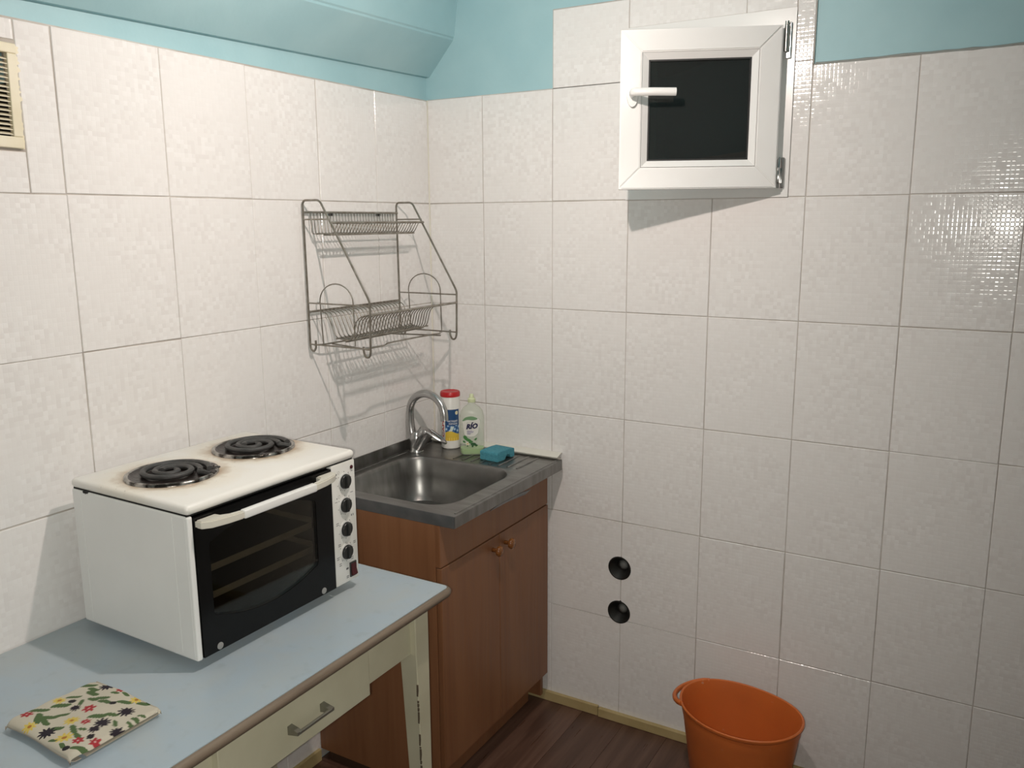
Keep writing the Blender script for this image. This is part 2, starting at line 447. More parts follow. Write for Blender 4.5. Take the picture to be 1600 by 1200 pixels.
# sloped soffit boxing along the left wall
b = B()
sec0 = [(-.008, 2.107), (.006, 2.108), (.106, 2.2175), (.122, 2.335), (.165, RZ), (-.008, RZ)]
secs = []
for y in (0.008, RY):
    dz = .0255 * y
    secs.append([b.verts.new((x, y, z + (dz if z < 2.5 else 0))) for x, z in sec0])
b.faces.new(secs[0]); b.faces.new(list(reversed(secs[1])))
for i in range(6): b.faces.new((secs[0][i], secs[1][i], secs[1][(i + 1) % 6], secs[0][(i + 1) % 6]))
bmesh.ops.recalc_face_normals(b, faces=b.faces[:])
es = [e for e in b.edges if abs(e.verts[0].co.y - e.verts[1].co.y) > 1 and .05 < e.verts[0].co.x < .13]
bmesh.ops.bevel(b, geom=es, offset=.006, segments=2, affect='EDGES')
tag(obj('trim_1', b, M['blue']), 'sloping blue painted boxing along the top of the left wall', 'soffit', kind='structure')

# ---- tiles
TCACHE = {}
def tile_mesh(w, h, key=None):
    k = (round(w, 4), round(h, 4))
    if k in TCACHE: return TCACHE[k]
    bm = B(); g = .0011; c = .0012
    def ring(i, y): return [bm.verts.new(p) for p in ((i, y, i), (w - i, y, i), (w - i, y, h - i), (i, y, h - i))]
    r0, r1, r2 = ring(g, .0075), ring(g, .0012), ring(g + c, 0)
    for a, d in ((r0, r1), (r1, r2)):
        for q in range(4): bm.faces.new((a[q], a[(q + 1) % 4], d[(q + 1) % 4], d[q]))
    bm.faces.new(r2); bm.faces.new(list(reversed(r0)))
    bmesh.ops.recalc_face_normals(bm, faces=bm.faces[:])
    me = bpy.data.meshes.new('tile'); bm.to_mesh(me); bm.free(); me.materials.append(M['tile']); TCACHE[k] = me
    return me

def notched(w, h, circles):
    """tile outline with circular bites on its border, as a list of points"""
    g = .0011; out = []
    P = [(g, g), (w - g, g), (w - g, h - g), (g, h - g)]
    for i in range(4):
        a, c = Vector(P[i]), Vector(P[(i + 1) % 4]); n = 60
        for k in range(n):
            p = a.lerp(c, k / n)
            for cx, cz in circles:
                d = p - Vector((cx, cz))
                if d.length < PR: p = None; break
            if p is not None: out.append(('b', p))
            else: out.append(('x', None))
    # replace runs inside a circle by an arc
    n = len(out); start = next(i for i in range(n) if out[i][0] == 'b')
    out = out[start:] + out[:start]; res = []; i = 0
    while i < n:
        if out[i][0] == 'b': res.append(out[i][1]); i += 1; continue
        j = i
        while j < n and out[j][0] == 'x': j += 1
        p0 = res[-1]; p1 = out[j % n][1]
        mid = (p0 + p1) / 2; cx = min(circles, key=lambda c: (Vector(c) - mid).length); cc = Vector(cx)
        a0 = math.atan2(p0.y - cc.y, p0.x - cc.x); a1 = math.atan2(p1.y - cc.y, p1.x - cc.x)
        # go the way that lies inside the tile
        best = None
        for s in (1, -1):
            da = (a1 - a0) * s % (2 * PI) * s
            am = a0 + da / 2; pm = cc + Vector((math.cos(am), math.sin(am))) * PR
            inside = min(pm.x - g, w - g - pm.x, pm.y - g, h - g - pm.y)
            if best is None or inside > best[0]: best = (inside, da)
        for k in range(1, 18):
            a = a0 + best[1] * k / 18; res.append(cc + Vector((math.cos(a), math.sin(a))) * PR)
        i = j
    # drop collinear spare points
    keep = []
    for i, p in enumerate(res):
        a, c = res[i - 1], res[(i + 1) % len(res)]
        if abs((p - a).cross(c - p)) > 1e-9: keep.append((p.x, p.y))
    return keep

TR = random.Random(3)
def tile(wall, side, u0, u1, z0, z1, circles=None, jit=1.0):
    w, h = u1 - u0, z1 - z0
    if circles:
        bm = B(); prism(bm, notched(w, h, [(cx - u0, cz - z0) for cx, cz in circles]), 0, .0075, 'xz')
        me = bpy.data.meshes.new('tile'); bm.to_mesh(me); bm.free(); me.materials.append(M['tile'])
    else: me = tile_mesh(w, h)
    o = bpy.data.objects.new('tile', me); link(o, wall)
    j = TR.uniform(-.0006, .0006) * jit; j2 = TR.uniform(-.0006, .0006) * jit; d = TR.uniform(-.0004, .0004)
    if side == 'b':
        o.location = (u0 + j, d, z0 + j2); o.rotation_euler = (TR.uniform(-.0012, .0012), TR.uniform(-.0008, .0008) * jit, TR.uniform(-.0015, .0015))
    else:
        o.location = (-d, u0 + j, z0 + j2); o.rotation_euler = (TR.uniform(-.0012, .0012), TR.uniform(-.0016, .0016) * jit, PI / 2 + TR.uniform(-.0015, .0015))
    if circles: o.location.x = u0; o.location.z = z0; o.rotation_euler = (0, 0, 0)

XE = [0.001] + [.215 + .2539 * i for i in range(10)] + [RX]
XE = [x for x in XE if x < RX - .02] + [RX]
ZE = [.025, .360, .695, 1.030, 1.365, 1.70, 2.035]
for i in range(len(XE) - 1):
    for j in range(5):
        cs = [(x, z) for x, z in PH if XE[i] - PR < x < XE[i + 1] + PR and ZE[j] - PR < z < ZE[j + 1] + PR]
        tile(wall_back, 'b', XE[i], XE[i + 1], ZE[j], ZE[j + 1], cs or None)
for i in range(len(XE) - 1):
    if XE[i + 1] < .73 and XE[i] > .46: tile(wall_back, 'b', XE[i], WIN[0], 1.70, 2.035)
    elif XE[i + 1] < .5 or XE[i] > 1.22: tile(wall_back, 'b', XE[i], XE[i + 1], 1.70, 2.035)
tile(wall_back, 'b', .4689, WIN[0], 2.035, 2.26)
tile(wall_back, 'b', WIN[0], 1.052, 2.18, 2.26, jit=.3); tile(wall_back, 'b', 1.052, WIN[1], 2.18, 2.26, jit=.3)
tile(wall_back, 'b', WIN[1], XE[5], 1.70, 2.046, jit=.3); tile(wall_back, 'b', WIN[1], XE[5], 2.046, 2.26, jit=.3)
# left wall (u runs towards the corner)
YE = [-.0005] + [-(.2756 + .2549 * i) for i in range(8)]
for i in range(len(YE) - 1):
    u1, u0 = YE[i], YE[i + 1]
    for j in range(6):
        if j == 5 and i == 5:
            tile(wall_left, 'l', VENT[1] + .004, u1, ZE[5], 2.032)
            tile(wall_left, 'l', u0, VENT[1] + .003, ZE[5], VENT[2] - .004); tile(wall_left, 'l', u0, VENT[1] + .003, VENT[3] + .004, 2.032)
        elif j == 5 and i == 6: tile(wall_left, 'l', u0, VENT[0] - .003, ZE[5], 2.032)
        else: tile(wall_left, 'l', u0, u1, ZE[j], min(ZE[j + 1], 2.032), jit=2.2 if i >= 3 else 1)
b = B(); gr_ = random.Random(4)
tube(b, [(1.236 + .03 * k, .004, 2.0365 + gr_.uniform(-.0012, .0015)) for k in range(int((RX - 1.24) / .03))], [gr_.uniform(.003, .0055) for k in range(int((RX - 1.24) / .03))], 6)
obj('grout_smear', b, mat('grey_grout_smear', (.30, .31, .29), .9), wall_back, smooth=True)
# yellowed silicone bead in the wall corner
b = B(); tube(b, [(.0015, -.0015, .04), (.0015, -.0015, 2.035)], .0024, 6)
tag(obj('trim_3', b, mat('yellowed_sealant', (.78, .74, .64), .5), smooth=True), 'yellowed sealant bead in the corner between the tiled walls', 'sealant', kind='structure')

# ---- floor with planks
b = B(); box(b, -.008, RX, RY, .008, -.1, -.009)
floor = tag(obj('floor', b, M['underfloor']), 'brown wood laminate floor', 'floor', kind='structure')
PW = .1497; px = .598 - 4 * PW; pr = random.Random(11); PM = {}
i = 0
while px < RX:
    y = .006; first = True
    while y > RY:
        L = .9 if not first else pr.choice([.12, .3, .48, .66, .84]); first = False
        y2 = max(y - L, RY); x0, x1 = max(px, -.006), min(px + PW, RX)
        k = (round(x1 - x0, 4), round(y - y2, 4))
        if k not in PM:
            bm = B(); box(bm, .0005, k[0] - .0005, -k[1] + .0005, -.0005, -.0085, 0)
            for e in [e for e in bm.edges if e.verts[0].co.z > -.001 and e.verts[1].co.z > -.001]: pass
            PM[k] = bpy.data.meshes.new('plank'); bm.to_mesh(PM[k]); bm.free(); PM[k].materials.append(M['floorwood'])
        o = bpy.data.objects.new('plank', PM[k]); link(o, floor); o.location = (x0, y, 0)
        y = y2
    px += PW
# baseboard strips
bb = empty('baseboard_back'); tag(bb, 'thin yellowish pine strip at the foot of the tiled back wall', 'baseboard', kind='structure')
for x0, x1, z1, dy in ((.30, .652, .035, 0), (.655, 1.05, .031, .003), (1.053, RX, .033, 0)):
    b = B(); box(b, x0, x1, -.013 - dy, -.0005, .001, z1, .0012, 1); obj('strip', b, M['strip'], bb)
bl = empty('baseboard_left'); tag(bl, 'yellowish pine strip at the foot of the left wall', 'baseboard', kind='structure')
for y0, y1 in ((-1.9, -.655), (RY, -1.903)):
    b = B(); box(b, .0005, .012, y0, y1, .001, .040, .0012, 1); obj('strip', b, M['strip'], bl)

# ================================================================== WINDOW
win = empty('window_1', (0, 0, 0)); tag(win, 'small white plastic window standing ajar in the tiled wall', 'window', kind='structure')
x0, x1, z0, z1 = WIN
FW = .058; y0, y1 = -.004, .07
g = .0006
for name, pts in (('frame_rail', [(x0, z0), (x1, z0), (x1 - FW, z0 + FW), (x0 + FW, z0 + FW)]), ('frame_rail', [(x0, z1), (x0 + FW, z1 - FW), (x1 - FW, z1 - FW), (x1, z1)]),
                  ('frame_stile', [(x0, z0), (x0 + FW, z0 + FW), (x0 + FW, z1 - FW), (x0, z1)]), ('frame_stile', [(x1, z0), (x1, z1), (x1 - FW, z1 - FW), (x1 - FW, z0 + FW)])):
    b = B(); prism(b, pts, y0, y1, 'xz'); obj(name, b, M['pvc'], win)
# sash: local x along its width from free edge to hinge, local y out of the glass (room side = -y)
AL = .401; WS, HS = .4157, .4097
sash = empty('sash', (.7776, -.2023, 1.7233), AL, win)
T = .058
def bar(pts, ya, yb, name, m, par, bev=.003):
    b = B(); prism(b, pts, ya, yb, 'xz')
    if bev:
        bmesh.ops.bevel(b, geom=[e for e in b.edges if abs(e.verts[0].co.y - ya) < 1e-6 and abs(e.verts[1].co.y - ya) < 1e-6], offset=bev, segments=2, affect='EDGES')
    return obj(name, b, m, par)
S = .0565; q = .0004
bar([(0, 0), (WS, 0), (WS - S, S), (S, S)], 0, T, 'sash_rail', M['pvc'], sash)
bar([(0, HS), (S, HS - S), (WS - S, HS - S), (WS, HS)], 0, T, 'sash_rail', M['pvc'], sash)
bar([(0, q), (S, S + q), (S, HS - S - q), (0, HS - q)], 0, T, 'sash_stile', M['pvc'], sash)
bar([(WS, q), (WS, HS - q), (WS - S, HS - S - q), (WS - S, S + q)], 0, T, 'sash_stile', M['pvc'], sash)
G = .0745
def bead(pts_out, pts_in):
    b = B(); vo = [b.verts.new((x, .0015, z)) for x, z in pts_out]; vi = [b.verts.new((x, .013, z)) for x, z in pts_in]
    vb = [b.verts.new((x, .02, z)) for x, z in pts_out + list(reversed(pts_in))]
    b.faces.new((vo[0], vo[1], vi[1], vi[0])); b.faces.new((vi[0], vi[1], vb[2], vb[3])); b.faces.new((vo[1], vo[0], vb[0], vb[1]))
    b.faces.new((vb[0], vb[3], vb[2], vb[1])); b.faces.new((vo[0], vi[0], vb[3], vb[0])); b.faces.new((vo[1], vb[1], vb[2], vi[1]))
    bmesh.ops.recalc_face_normals(b, faces=b.faces[:]); obj('glazing_bead', b, M['pvc'], sash)
s2 = S + .0012
bead([(s2, s2), (WS - s2, s2)], [(G, G), (WS - G, G)]); bead([(s2, HS - s2), (WS - s2, HS - s2)], [(G, HS - G), (WS - G, HS - G)])
bead([(s2, s2), (s2, HS - s2)], [(G, G), (G, HS - G)]); bead([(WS - s2, s2), (WS - s2, HS - s2)], [(WS - G, G), (WS - G, HS - G)])
b = B()
for a in ((G, WS - G, G, G + .004), (G, WS - G, HS - G - .004, HS - G), (G, G + .004, G, HS - G), (WS - G - .004, WS - G, G, HS - G)):
    box(b, a[0], a[1], .0135, .018, a[2], a[3])
obj('gasket', b, M['gasket'], sash)
b = B(); box(b, G - .005, WS - G + .005, .020, .024, G - .005, HS - G + .005); obj('pane', b, M['glass'], sash)
b = B(); box(b, G - .005, WS - G + .005, .040, .044, G - .005, HS - G + .005); obj('pane', b, M['glass'], sash)
# handle
b = B(); lathe(b, [(.0145, -.0105), (.0145, -.004), (.0155, 0)], 24, (.033, 0, .2435), 'y', sy=2.05)
obj('handle_base', b, M['pvc'], sash, smooth='angle')
b = B(); tube(b, fillet([(.033, -.006, .2465), (.033, -.044, .2465), (.080, -.046, .2465), (.145, -.040, .2455)], .012, 4), .0098, 10, flat=(1, .8, 1.05))
obj('handle_lever', b, M['pvc'], sash, smooth='angle')
# hinges on the fixed frame
h1 = empty('hinge', (1.168, -.012, 2.1), 0, win)
b = B(); box(b, -.0065, .0065, .0, .007, -.046, .044, .002, 1); obj('plate', b, M['chrome'], h1)
b = B(); tube(b, [(-.004, -.007, -.03), (-.004, -.007, .036)], .0062, 10); tube(b, [(-.004, -.007, .0375), (-.004, -.007, .045)], .0052, 10); obj('pin_barrel', b, M['hinge_dark'], h1, smooth='angle')
h2 = empty('hinge', (1.168, -.012, 1.765), 0, win)
b = B(); box(b, -.0075, .0055, .0, .007, -.042, .038, .002, 1); obj('plate', b, M['chrome'], h2)
b = B(); box(b, -.013, -.003, -.017, .002, -.03, .012, .003, 2); tube(b, [(-.008, -.009, .01), (-.008, -.007, .030), (-.006, -.003, .037)], [.0058, .0055, .003], 10); tube(b, [(-.006, -.008, -.042), (-.006, -.008, -.028)], .0045, 8)
obj('pin_barrel', b, M['chrome'], h2, smooth='angle')

# ================================================================== PIPE SLEEVES
for k, (x, z) in enumerate(PH):
    e = empty('pipe_sleeve', (x, 0, z))
    tag(e, 'upper black rubber pipe sleeve sunk in the tiled wall' if k == 0 else 'lower black rubber pipe sleeve sunk in the tiled wall, on a grout line', 'pipe sleeve', 'capped pipe sleeves in the wall')
    b = B(); lathe(b, [(PR + .0008, -.0008), (PR - .003, -.0016), (PR - .005, .001), (.019, .024), (.0165, .030), (.020, .034), (PR - .001, .034), (PR - .0005, .001)], 32, (0, 0, 0), 'y', False, False)
    obj('rubber_collar', b, M['rubber'], e, smooth='angle')
    b = B(); lathe(b, [(.0172, .0275), (.001, .0262)], 24, (0, 0, 0), 'y'); obj('pipe_end', b, M['pipegrey'], e, smooth=True)

# ================================================================== VENT GRILLE
vg = empty('vent_grille', (0, (VENT[0] + VENT[1]) / 2, (VENT[2] + VENT[3]) / 2)); vg.rotation_euler = (math.radians(-1.2), 0, 0)
tag(vg, 'yellowed plastic ventilation grille with horizontal slats at the left edge', 'vent')
hw, hh = .0985, .099
for nm, a in (('frame_bar', (-hw, hw, hh - .019, hh)), ('frame_bar', (-hw, hw, -hh, -hh + .022)), ('frame_bar', (-hw, -hw + .019, -hh + .022, hh - .019)), ('frame_bar', (hw - .019, hw, -hh + .022, hh - .019))):
    b = B(); box(b, -.003, .0085, a[0], a[1], a[2], a[3], .002, 2); obj(nm, b, M['ventcream'], vg)
n = 17; zs = [-hh + .026 + (2 * hh - .048) * (k + .3) / n for k in range(n)]
bm = B(); prism(bm, [(-.004, .0036), (.006, -.0005), (.006, .0010), (-.004, .0052)], -hw + .018, hw - .018, 'xz'); sl = None
for zc in zs:
    if sl is None:
        o = obj('slat', bm, M['ventcream'], vg); sl = o.data
    else:
        o = bpy.data.objects.new('slat', sl); link(o, vg)
    o.location = (0, 0, zc - .003)
b = B(); box(b, -.10, -.0045, -hw + .0185, hw - .0185, -hh + .0215, hh - .0185)
bmesh.ops.delete(b, geom=[f for f in b.faces if f.normal.x > .9], context='FACES'); obj('duct', b, M['ventdark'], vg)
b = B()
pts = []
rr = random.Random(5)
for k in range(40):
    t = k / 40; pts.append((hw - .001 + .0035 + rr.uniform(-.0025, .004) * (1.6 if t > .35 else .6), -hh + 2 * hh * t))
vs = [(hw - .004, -hh - .001)] + pts + [(hw - .004, hh)]
prism(b, vs, -.001, .0025, 'yz'); obj('plaster_edge', b, M['ventcream'], vg)

# ================================================================== LAMP (above the frame)
lp = empty('ceiling_lamp', (LAMP.x, LAMP.y, 0)); tag(lp, 'bare glowing bulb hanging from the ceiling above the picture', 'lamp')
LQ = Matrix.Translation((0, 0, LAMP.z)) @ (-LAMP_AX).to_track_quat('Z', 'Y').to_matrix().to_4x4()     # LED bulb: glowing dome below; tilt and added opaque collar shape its light
b = B(); lathe(b, [(.0005, -.020)] + [(.020 * math.sin(PI / 2 * k / 8), -.020 * math.cos(PI / 2 * k / 8)) for k in range(1, 9)], 28, cap0=False, cap1=False); b.transform(LQ); obj('bulb', b, M['bulb'], lp, smooth=True)
b = B(); lathe(b, [(.0200, .0005), (.0205, .002), (.019, .030), (.014, .048), (.013, .062)], 28); b.transform(LQ); obj('added_bulb_collar', b, M['pvc'], lp, smooth='angle')
b = B(); lathe(b, [(.017, .060), (.020, .066), (.020, .095), (.008, .105)], 24); b.transform(LQ); obj('socket', b, M['blackp'], lp, smooth='angle')
e0 = LQ @ Vector((0, 0, .10))
b = B(); tube(b, fillet([e0, e0 + Vector((.03, .01, .05)), Vector((.02, 0, RZ - .01))], .03, 6), .003, 8); obj('cord', b, M['pvc'], lp, smooth='angle')
b = B(); lathe(b, [(.03, RZ - .02), (.035, RZ - .001)], 20, (.02, 0, 0)); obj('ceiling_rose', b, M['pvc'], lp, smooth='angle')

# ================================================================== TABLE
TZ = .775
tb = empty('kitchen_table', (0.31, -1.33, 0)); tag(tb, 'old kitchen table with blue laminate top and cream painted legs', 'table')
ox, oy = .31, -1.33
TX0, TX1, TY0, TY1 = .004, .617, -1.86, -.818
b = B(); prism(b, rrect(TX0 - ox, TX1 - ox, TY0 - oy, TY1 - oy, .012), TZ - .022, TZ, 'xy')
obj('tabletop', b, M['tabletop'], tb)
b = B()
path = [(TX1 - ox + .002, TY0 - oy + .01, 0)] + [(TX1 - ox + .002, TY1 - oy - .014, 0), (TX1 - ox - .003, TY1 - oy - .003, 0), (TX1 - ox - .014, TY1 - oy + .002, 0), (TX0 - ox + .01, TY1 - oy + .002, 0)]
r_ = [( x, y, TZ - .0118) for x, y, _ in path]
tube(b, r_, .0105, 10, flat=(1, 1, 1.02))
obj('edge_band', b, M['edgeband'], tb, smooth='angle')
AX = .578
b = B(); box(b, AX - .018 - ox, AX - ox, TY0 + .06 - oy, TY1 - .075 - oy, .636, TZ - .023, .001, 1); obj('apron', b, M['cream'], tb)
b = B(); box(b, .03 - ox, .048 - ox, TY0 + .06 - oy, TY1 - .075 - oy, .636, TZ - .023); obj('apron', b, M['cream'], tb)
for yy in (TY0 + .05, TY1 - .068):
    b = B(); box(b, .06 - ox, AX - .02 - ox, yy - oy, yy + .018 - oy, .636, TZ - .023); obj('apron', b, M['cream'], tb)
def leg(cx, cy, sx, sy):
    """square leg; the two inner faces taper below the apron"""
    b = B(); W0 = .052
    secs = []
    for z, w in ((TZ - .023, W0), (.636, W0 - .001), (.625, W0 - .002), (.30, .040), (.001, .029)):
        x1, y1 = cx, cy; x0_, y0_ = cx - sx * w, cy - sy * w
        secs.append([b.verts.new((x - ox, y - oy, z)) for x, y in ((x0_, y0_), (x1, y0_), (x1, y1), (x0_, y1))])
    for i in range(len(secs) - 1):
        for k in range(4): b.faces.new((secs[i][k], secs[i][(k + 1) % 4], secs[i + 1][(k + 1) % 4], secs[i + 1][k]))
    b.faces.new(secs[0]); b.faces.new(secs[-1]); bmesh.ops.recalc_face_normals(b, faces=b.faces[:])
    bmesh.ops.bevel(b, geom=[e for e in b.edges if abs(e.verts[0].co.z - e.verts[1].co.z) > .005], offset=.002, segments=1, affect='EDGES')
    return obj('leg', b, M['cream'], tb)
LX, LY = .594, TY1 - .055
l1 = leg(LX, LY, 1, 1); leg(LX, TY0 + .05, 1, -1); leg(.02, LY, -1, 1); leg(.02, TY0 + .05, -1, -1)
# chipped paint along the inner corner of the front leg
b = B(); cr = random.Random(9)
z = .56
while z > .20:
    h = cr.choice([.004, .006, .009, .030, .045]); t_ = (.625 - z) / .325; w = .050 - .010 * t_
    yy = LY - w; ww = cr.uniform(.0008, .0022)
    prism(b, [(yy - .0009 - oy, z - h), (yy + ww - oy, z - h * .5), (yy + ww * .6 - oy, z), (yy - .0009 - oy, z)], LX - .004 - ox, LX + .0006 - ox, 'yz')
    z -= h + cr.choice([.002, .004, .012, .03])
obj('paint_chips', b, M['chip'], l1)['kind'] = 'stuff'
# drawer
dr = empty('drawer', (.594 - ox, -1.29 - oy, .685), 0, tb)
b = B(); box(b, -.016, 0, -.212, .198, -.061, .048, .002, 2); obj('drawer_front', b, M['cream'], dr)
b = B(); box(b, -.36, -.0165, -.19, .18, -.05, .044); obj('drawer_box', b, M['cream'], dr)
b = B()
box(b, .022, .028, -.045, .045, -.0075, -.001, .0008, 1)
for s in (-1, 1):
    prism(b, [(0, .004), (.027, -.001), (.027, -.008), (0, -.014)], s * .045 - .006, s * .045 + .006, 'xz')
dh = obj('drawer_handle', b, M['pull'], dr); dh.location = (0, .004, -.004)

# ================================================================== OVEN
OW, OD, OH = .478, .3697, .3237
OS = .9859; OP = (.0548, -1.3869, .797)
OV = Matrix.Translation(OP) @ Matrix.Rotation(-.0112, 4, 'Z') @ Matrix.Scale(OS, 4)
ov = empty('countertop_oven', OP, -.0112); ov.scale = (OS, OS, OS); tag(ov, 'white electric countertop oven with two coil hotplates on top', 'oven')
# local: x = depth to the front, y = width, z = height
W_ = .012
b = B()
box(b, 0, OD - .004, 0, W_, 0, .301, .004, 2); obj('side_panel', b, M['enamel_side'], ov)
b = B(); box(b, .004, OD - .03, OW - W_, OW, 0, .301, .004, 2); obj('side_panel', b, M['enamel_side'], ov)
b = B(); box(b, 0, .010, W_, OW - W_, 0, .301); obj('back_panel', b, M['enamel_side'], ov)
b = B(); box(b, .010, OD - .02, W_, OW - W_, 0, .010); obj('base_panel', b, M['enamel_side'], ov)
b = B(); box(b, OD - .010, OD, .0005, .0135, .0, .300, .0035, 2); obj('front_stile', b, M['enamel_side'], ov)
b = B()   # faint pressed seam on the left side
box(b, .03, .0318, -.0006, .001, .01, .295); obj('seam', b, M['enamel_side'], ov)
b = B(); box(b, OD - .046, OD - .044, -.0006, .001, .01, .295); obj('seam', b, M['enamel_side'], ov)
b = B(); prism(b, [(.040, .301), (.058, .301), (.056, .297), (.052, .299), (.05, .2955), (.046, .298), (.043, .296)], -.0006, .002, 'xz'); obj('paint_chip', b, M['dark'], ov)
# cavity liner (open at the front)
b = B(); box(b, .03, OD - .022, .018, .386, .025, .285)
bmesh.ops.delete(b, geom=[f for f in b.faces if f.normal.x > .9], context='FACES'); obj('cavity', b, M['cavity'], ov)
for zz in (.098, .157):
    for yy in (.0185, .3805):
        b = B(); box(b, .04, OD - .03, yy, yy + .005, zz - .004, zz); obj('tray_runner', b, M['cavity'], ov)
b = B(); box(b, OD - .022, OD - .016, .386, OW - W_, .01, .30); obj('inner_bulkhead', b, M['cavity'], ov)
# lid
C1, C2, PRR = (.168, .126), (.155, .366), .0955
M['lid'] = m_lid(C1, C2, PRR)
b = B(); box(b, -.001, OD + .003, -.0015, OW + .0015, .3025, OH, .010, 4)
obj('top_plate', b, M['lid'], ov, smooth='angle')
b = B(); box(b, .004, OD - .004, .003, OW - .003, .300, .304); obj('shadow_gap', b, M['dark'], ov)
# door
DY0, DY1, DZ0, DZ1 = .0150, .3955, .003, .2955
wy0, wy1 = .046, .342
def wcurve(n=16):
    """outline of the see-through part: bowed top and bottom, rounded corners"""
    pts = []
    for k in range(n + 1):
        t = k / n; y = wy0 + .012 + (wy1 - wy0 - .024) * t; pts.append((y, .079 - .028 * (1 - (2 * t - 1) ** 2)))
    pts.append((wy1 - .003, .0815)); pts.append((wy1, .090))
    pts.append((wy1, .228)); pts.append((wy1 - .003, .2365))
    for k in range(n + 1):
        t = 1 - k / n; y = wy0 + .012 + (wy1 - wy0 - .024) * t; pts.append((y, .239 + .026 * (1 - (2 * t - 1) ** 2)))
    pts.append((wy0 + .003, .2365)); pts.append((wy0, .228)); pts.append((wy0, .090)); pts.append((wy0 + .003, .0815))
    return pts
door = empty('door', (0, 0, 0), 0, ov)
b = B(); wc = wcurve()
def outer_match(p):
    cy, cz = (wy0 + wy1) / 2, .158
    dy, dz = p[0] - cy, p[1] - cz
    ts = []
    if dy > 0: ts.append((DY1 - cy) / dy)
    if dy < 0: ts.append((DY0 - cy) / dy)
    if dz > 0: ts.append((DZ1 - cz) / dz)
    if dz < 0: ts.append((DZ0 - cz) / dz)
    t = min(ts); return (cy + dy * t, cz + dz * t)
oc_ = [outer_match(p) for p in wc]
corners = [(DY0, DZ0), (DY1, DZ0), (DY1, DZ1), (DY0, DZ1)]
for c in corners:   # snap nearest outline point onto each corner
    k = min(range(len(oc_)), key=lambda i: (oc_[i][0] - c[0]) ** 2 + (oc_[i][1] - c[1]) ** 2); oc_[k] = c
xf, xb = OD + .002, OD - .014
fi = [b.verts.new((xf, *p)) for p in wc]; fo = [b.verts.new((xf, *p)) for p in oc_]
bi = [b.verts.new((xb, *p)) for p in wc]; bo = [b.verts.new((xb, *p)) for p in oc_]
n = len(wc)
for i in range(n):
    j = (i + 1) % n
    for q4 in ((fi[i], fi[j], fo[j], fo[i]), (bi[j], bi[i], bo[i], bo[j]), (fi[j], fi[i], bi[i], bi[j]), (fo[i], fo[j], bo[j], bo[i])):
        b.faces.new(q4)
bmesh.ops.recalc_face_normals(b, faces=b.faces[:]); obj('door_panel', b, M['black'], door)
wci = [((wy0 + wy1) / 2 + (y - (wy0 + wy1) / 2) * .996, .158 + (z - .158) * .996) for y, z in wc]
b = B(); prism(b, wci, xf - .005, xf - .0012, 'yz'); obj('door_glass', b, M['ovenglass'], door)
hend = [(0, .017), (.016, .0175), (.029, .034), (.037, .068), (.0405, .104), (.0275, .104), (.0235, .080), (.014, .066), (0, .064)]
for mir in (0, 1):
    b = B(); prism(b, [(xf + x, .4115 - y if mir else y) for x, y in hend], .2745, .2905, 'xy')
    bmesh.ops.bevel(b, geom=[e for e in b.edges if abs(e.verts[0].co.z - e.verts[1].co.z) < 1e-6], offset=.0025, segments=2, affect='EDGES', clamp_overlap=True)
    obj('handle_end', b, M['handle_grey'], door, smooth='angle')
b = B(); box(b, xf + .0268, xf + .042, .1035, .308, .2735, .2915, .003, 3); obj('handle_bar', b, M['handle_white'], door, smooth='angle')
for yy in (.0537, .3545):
    b = B(); lathe(b, [(.0075, xf - .001), (.0075, xf + .001), (.005, xf + .0018)], 20, (0, yy, .0125), 'x'); obj('screw_cap', b, M['screw'], door, smooth='angle')
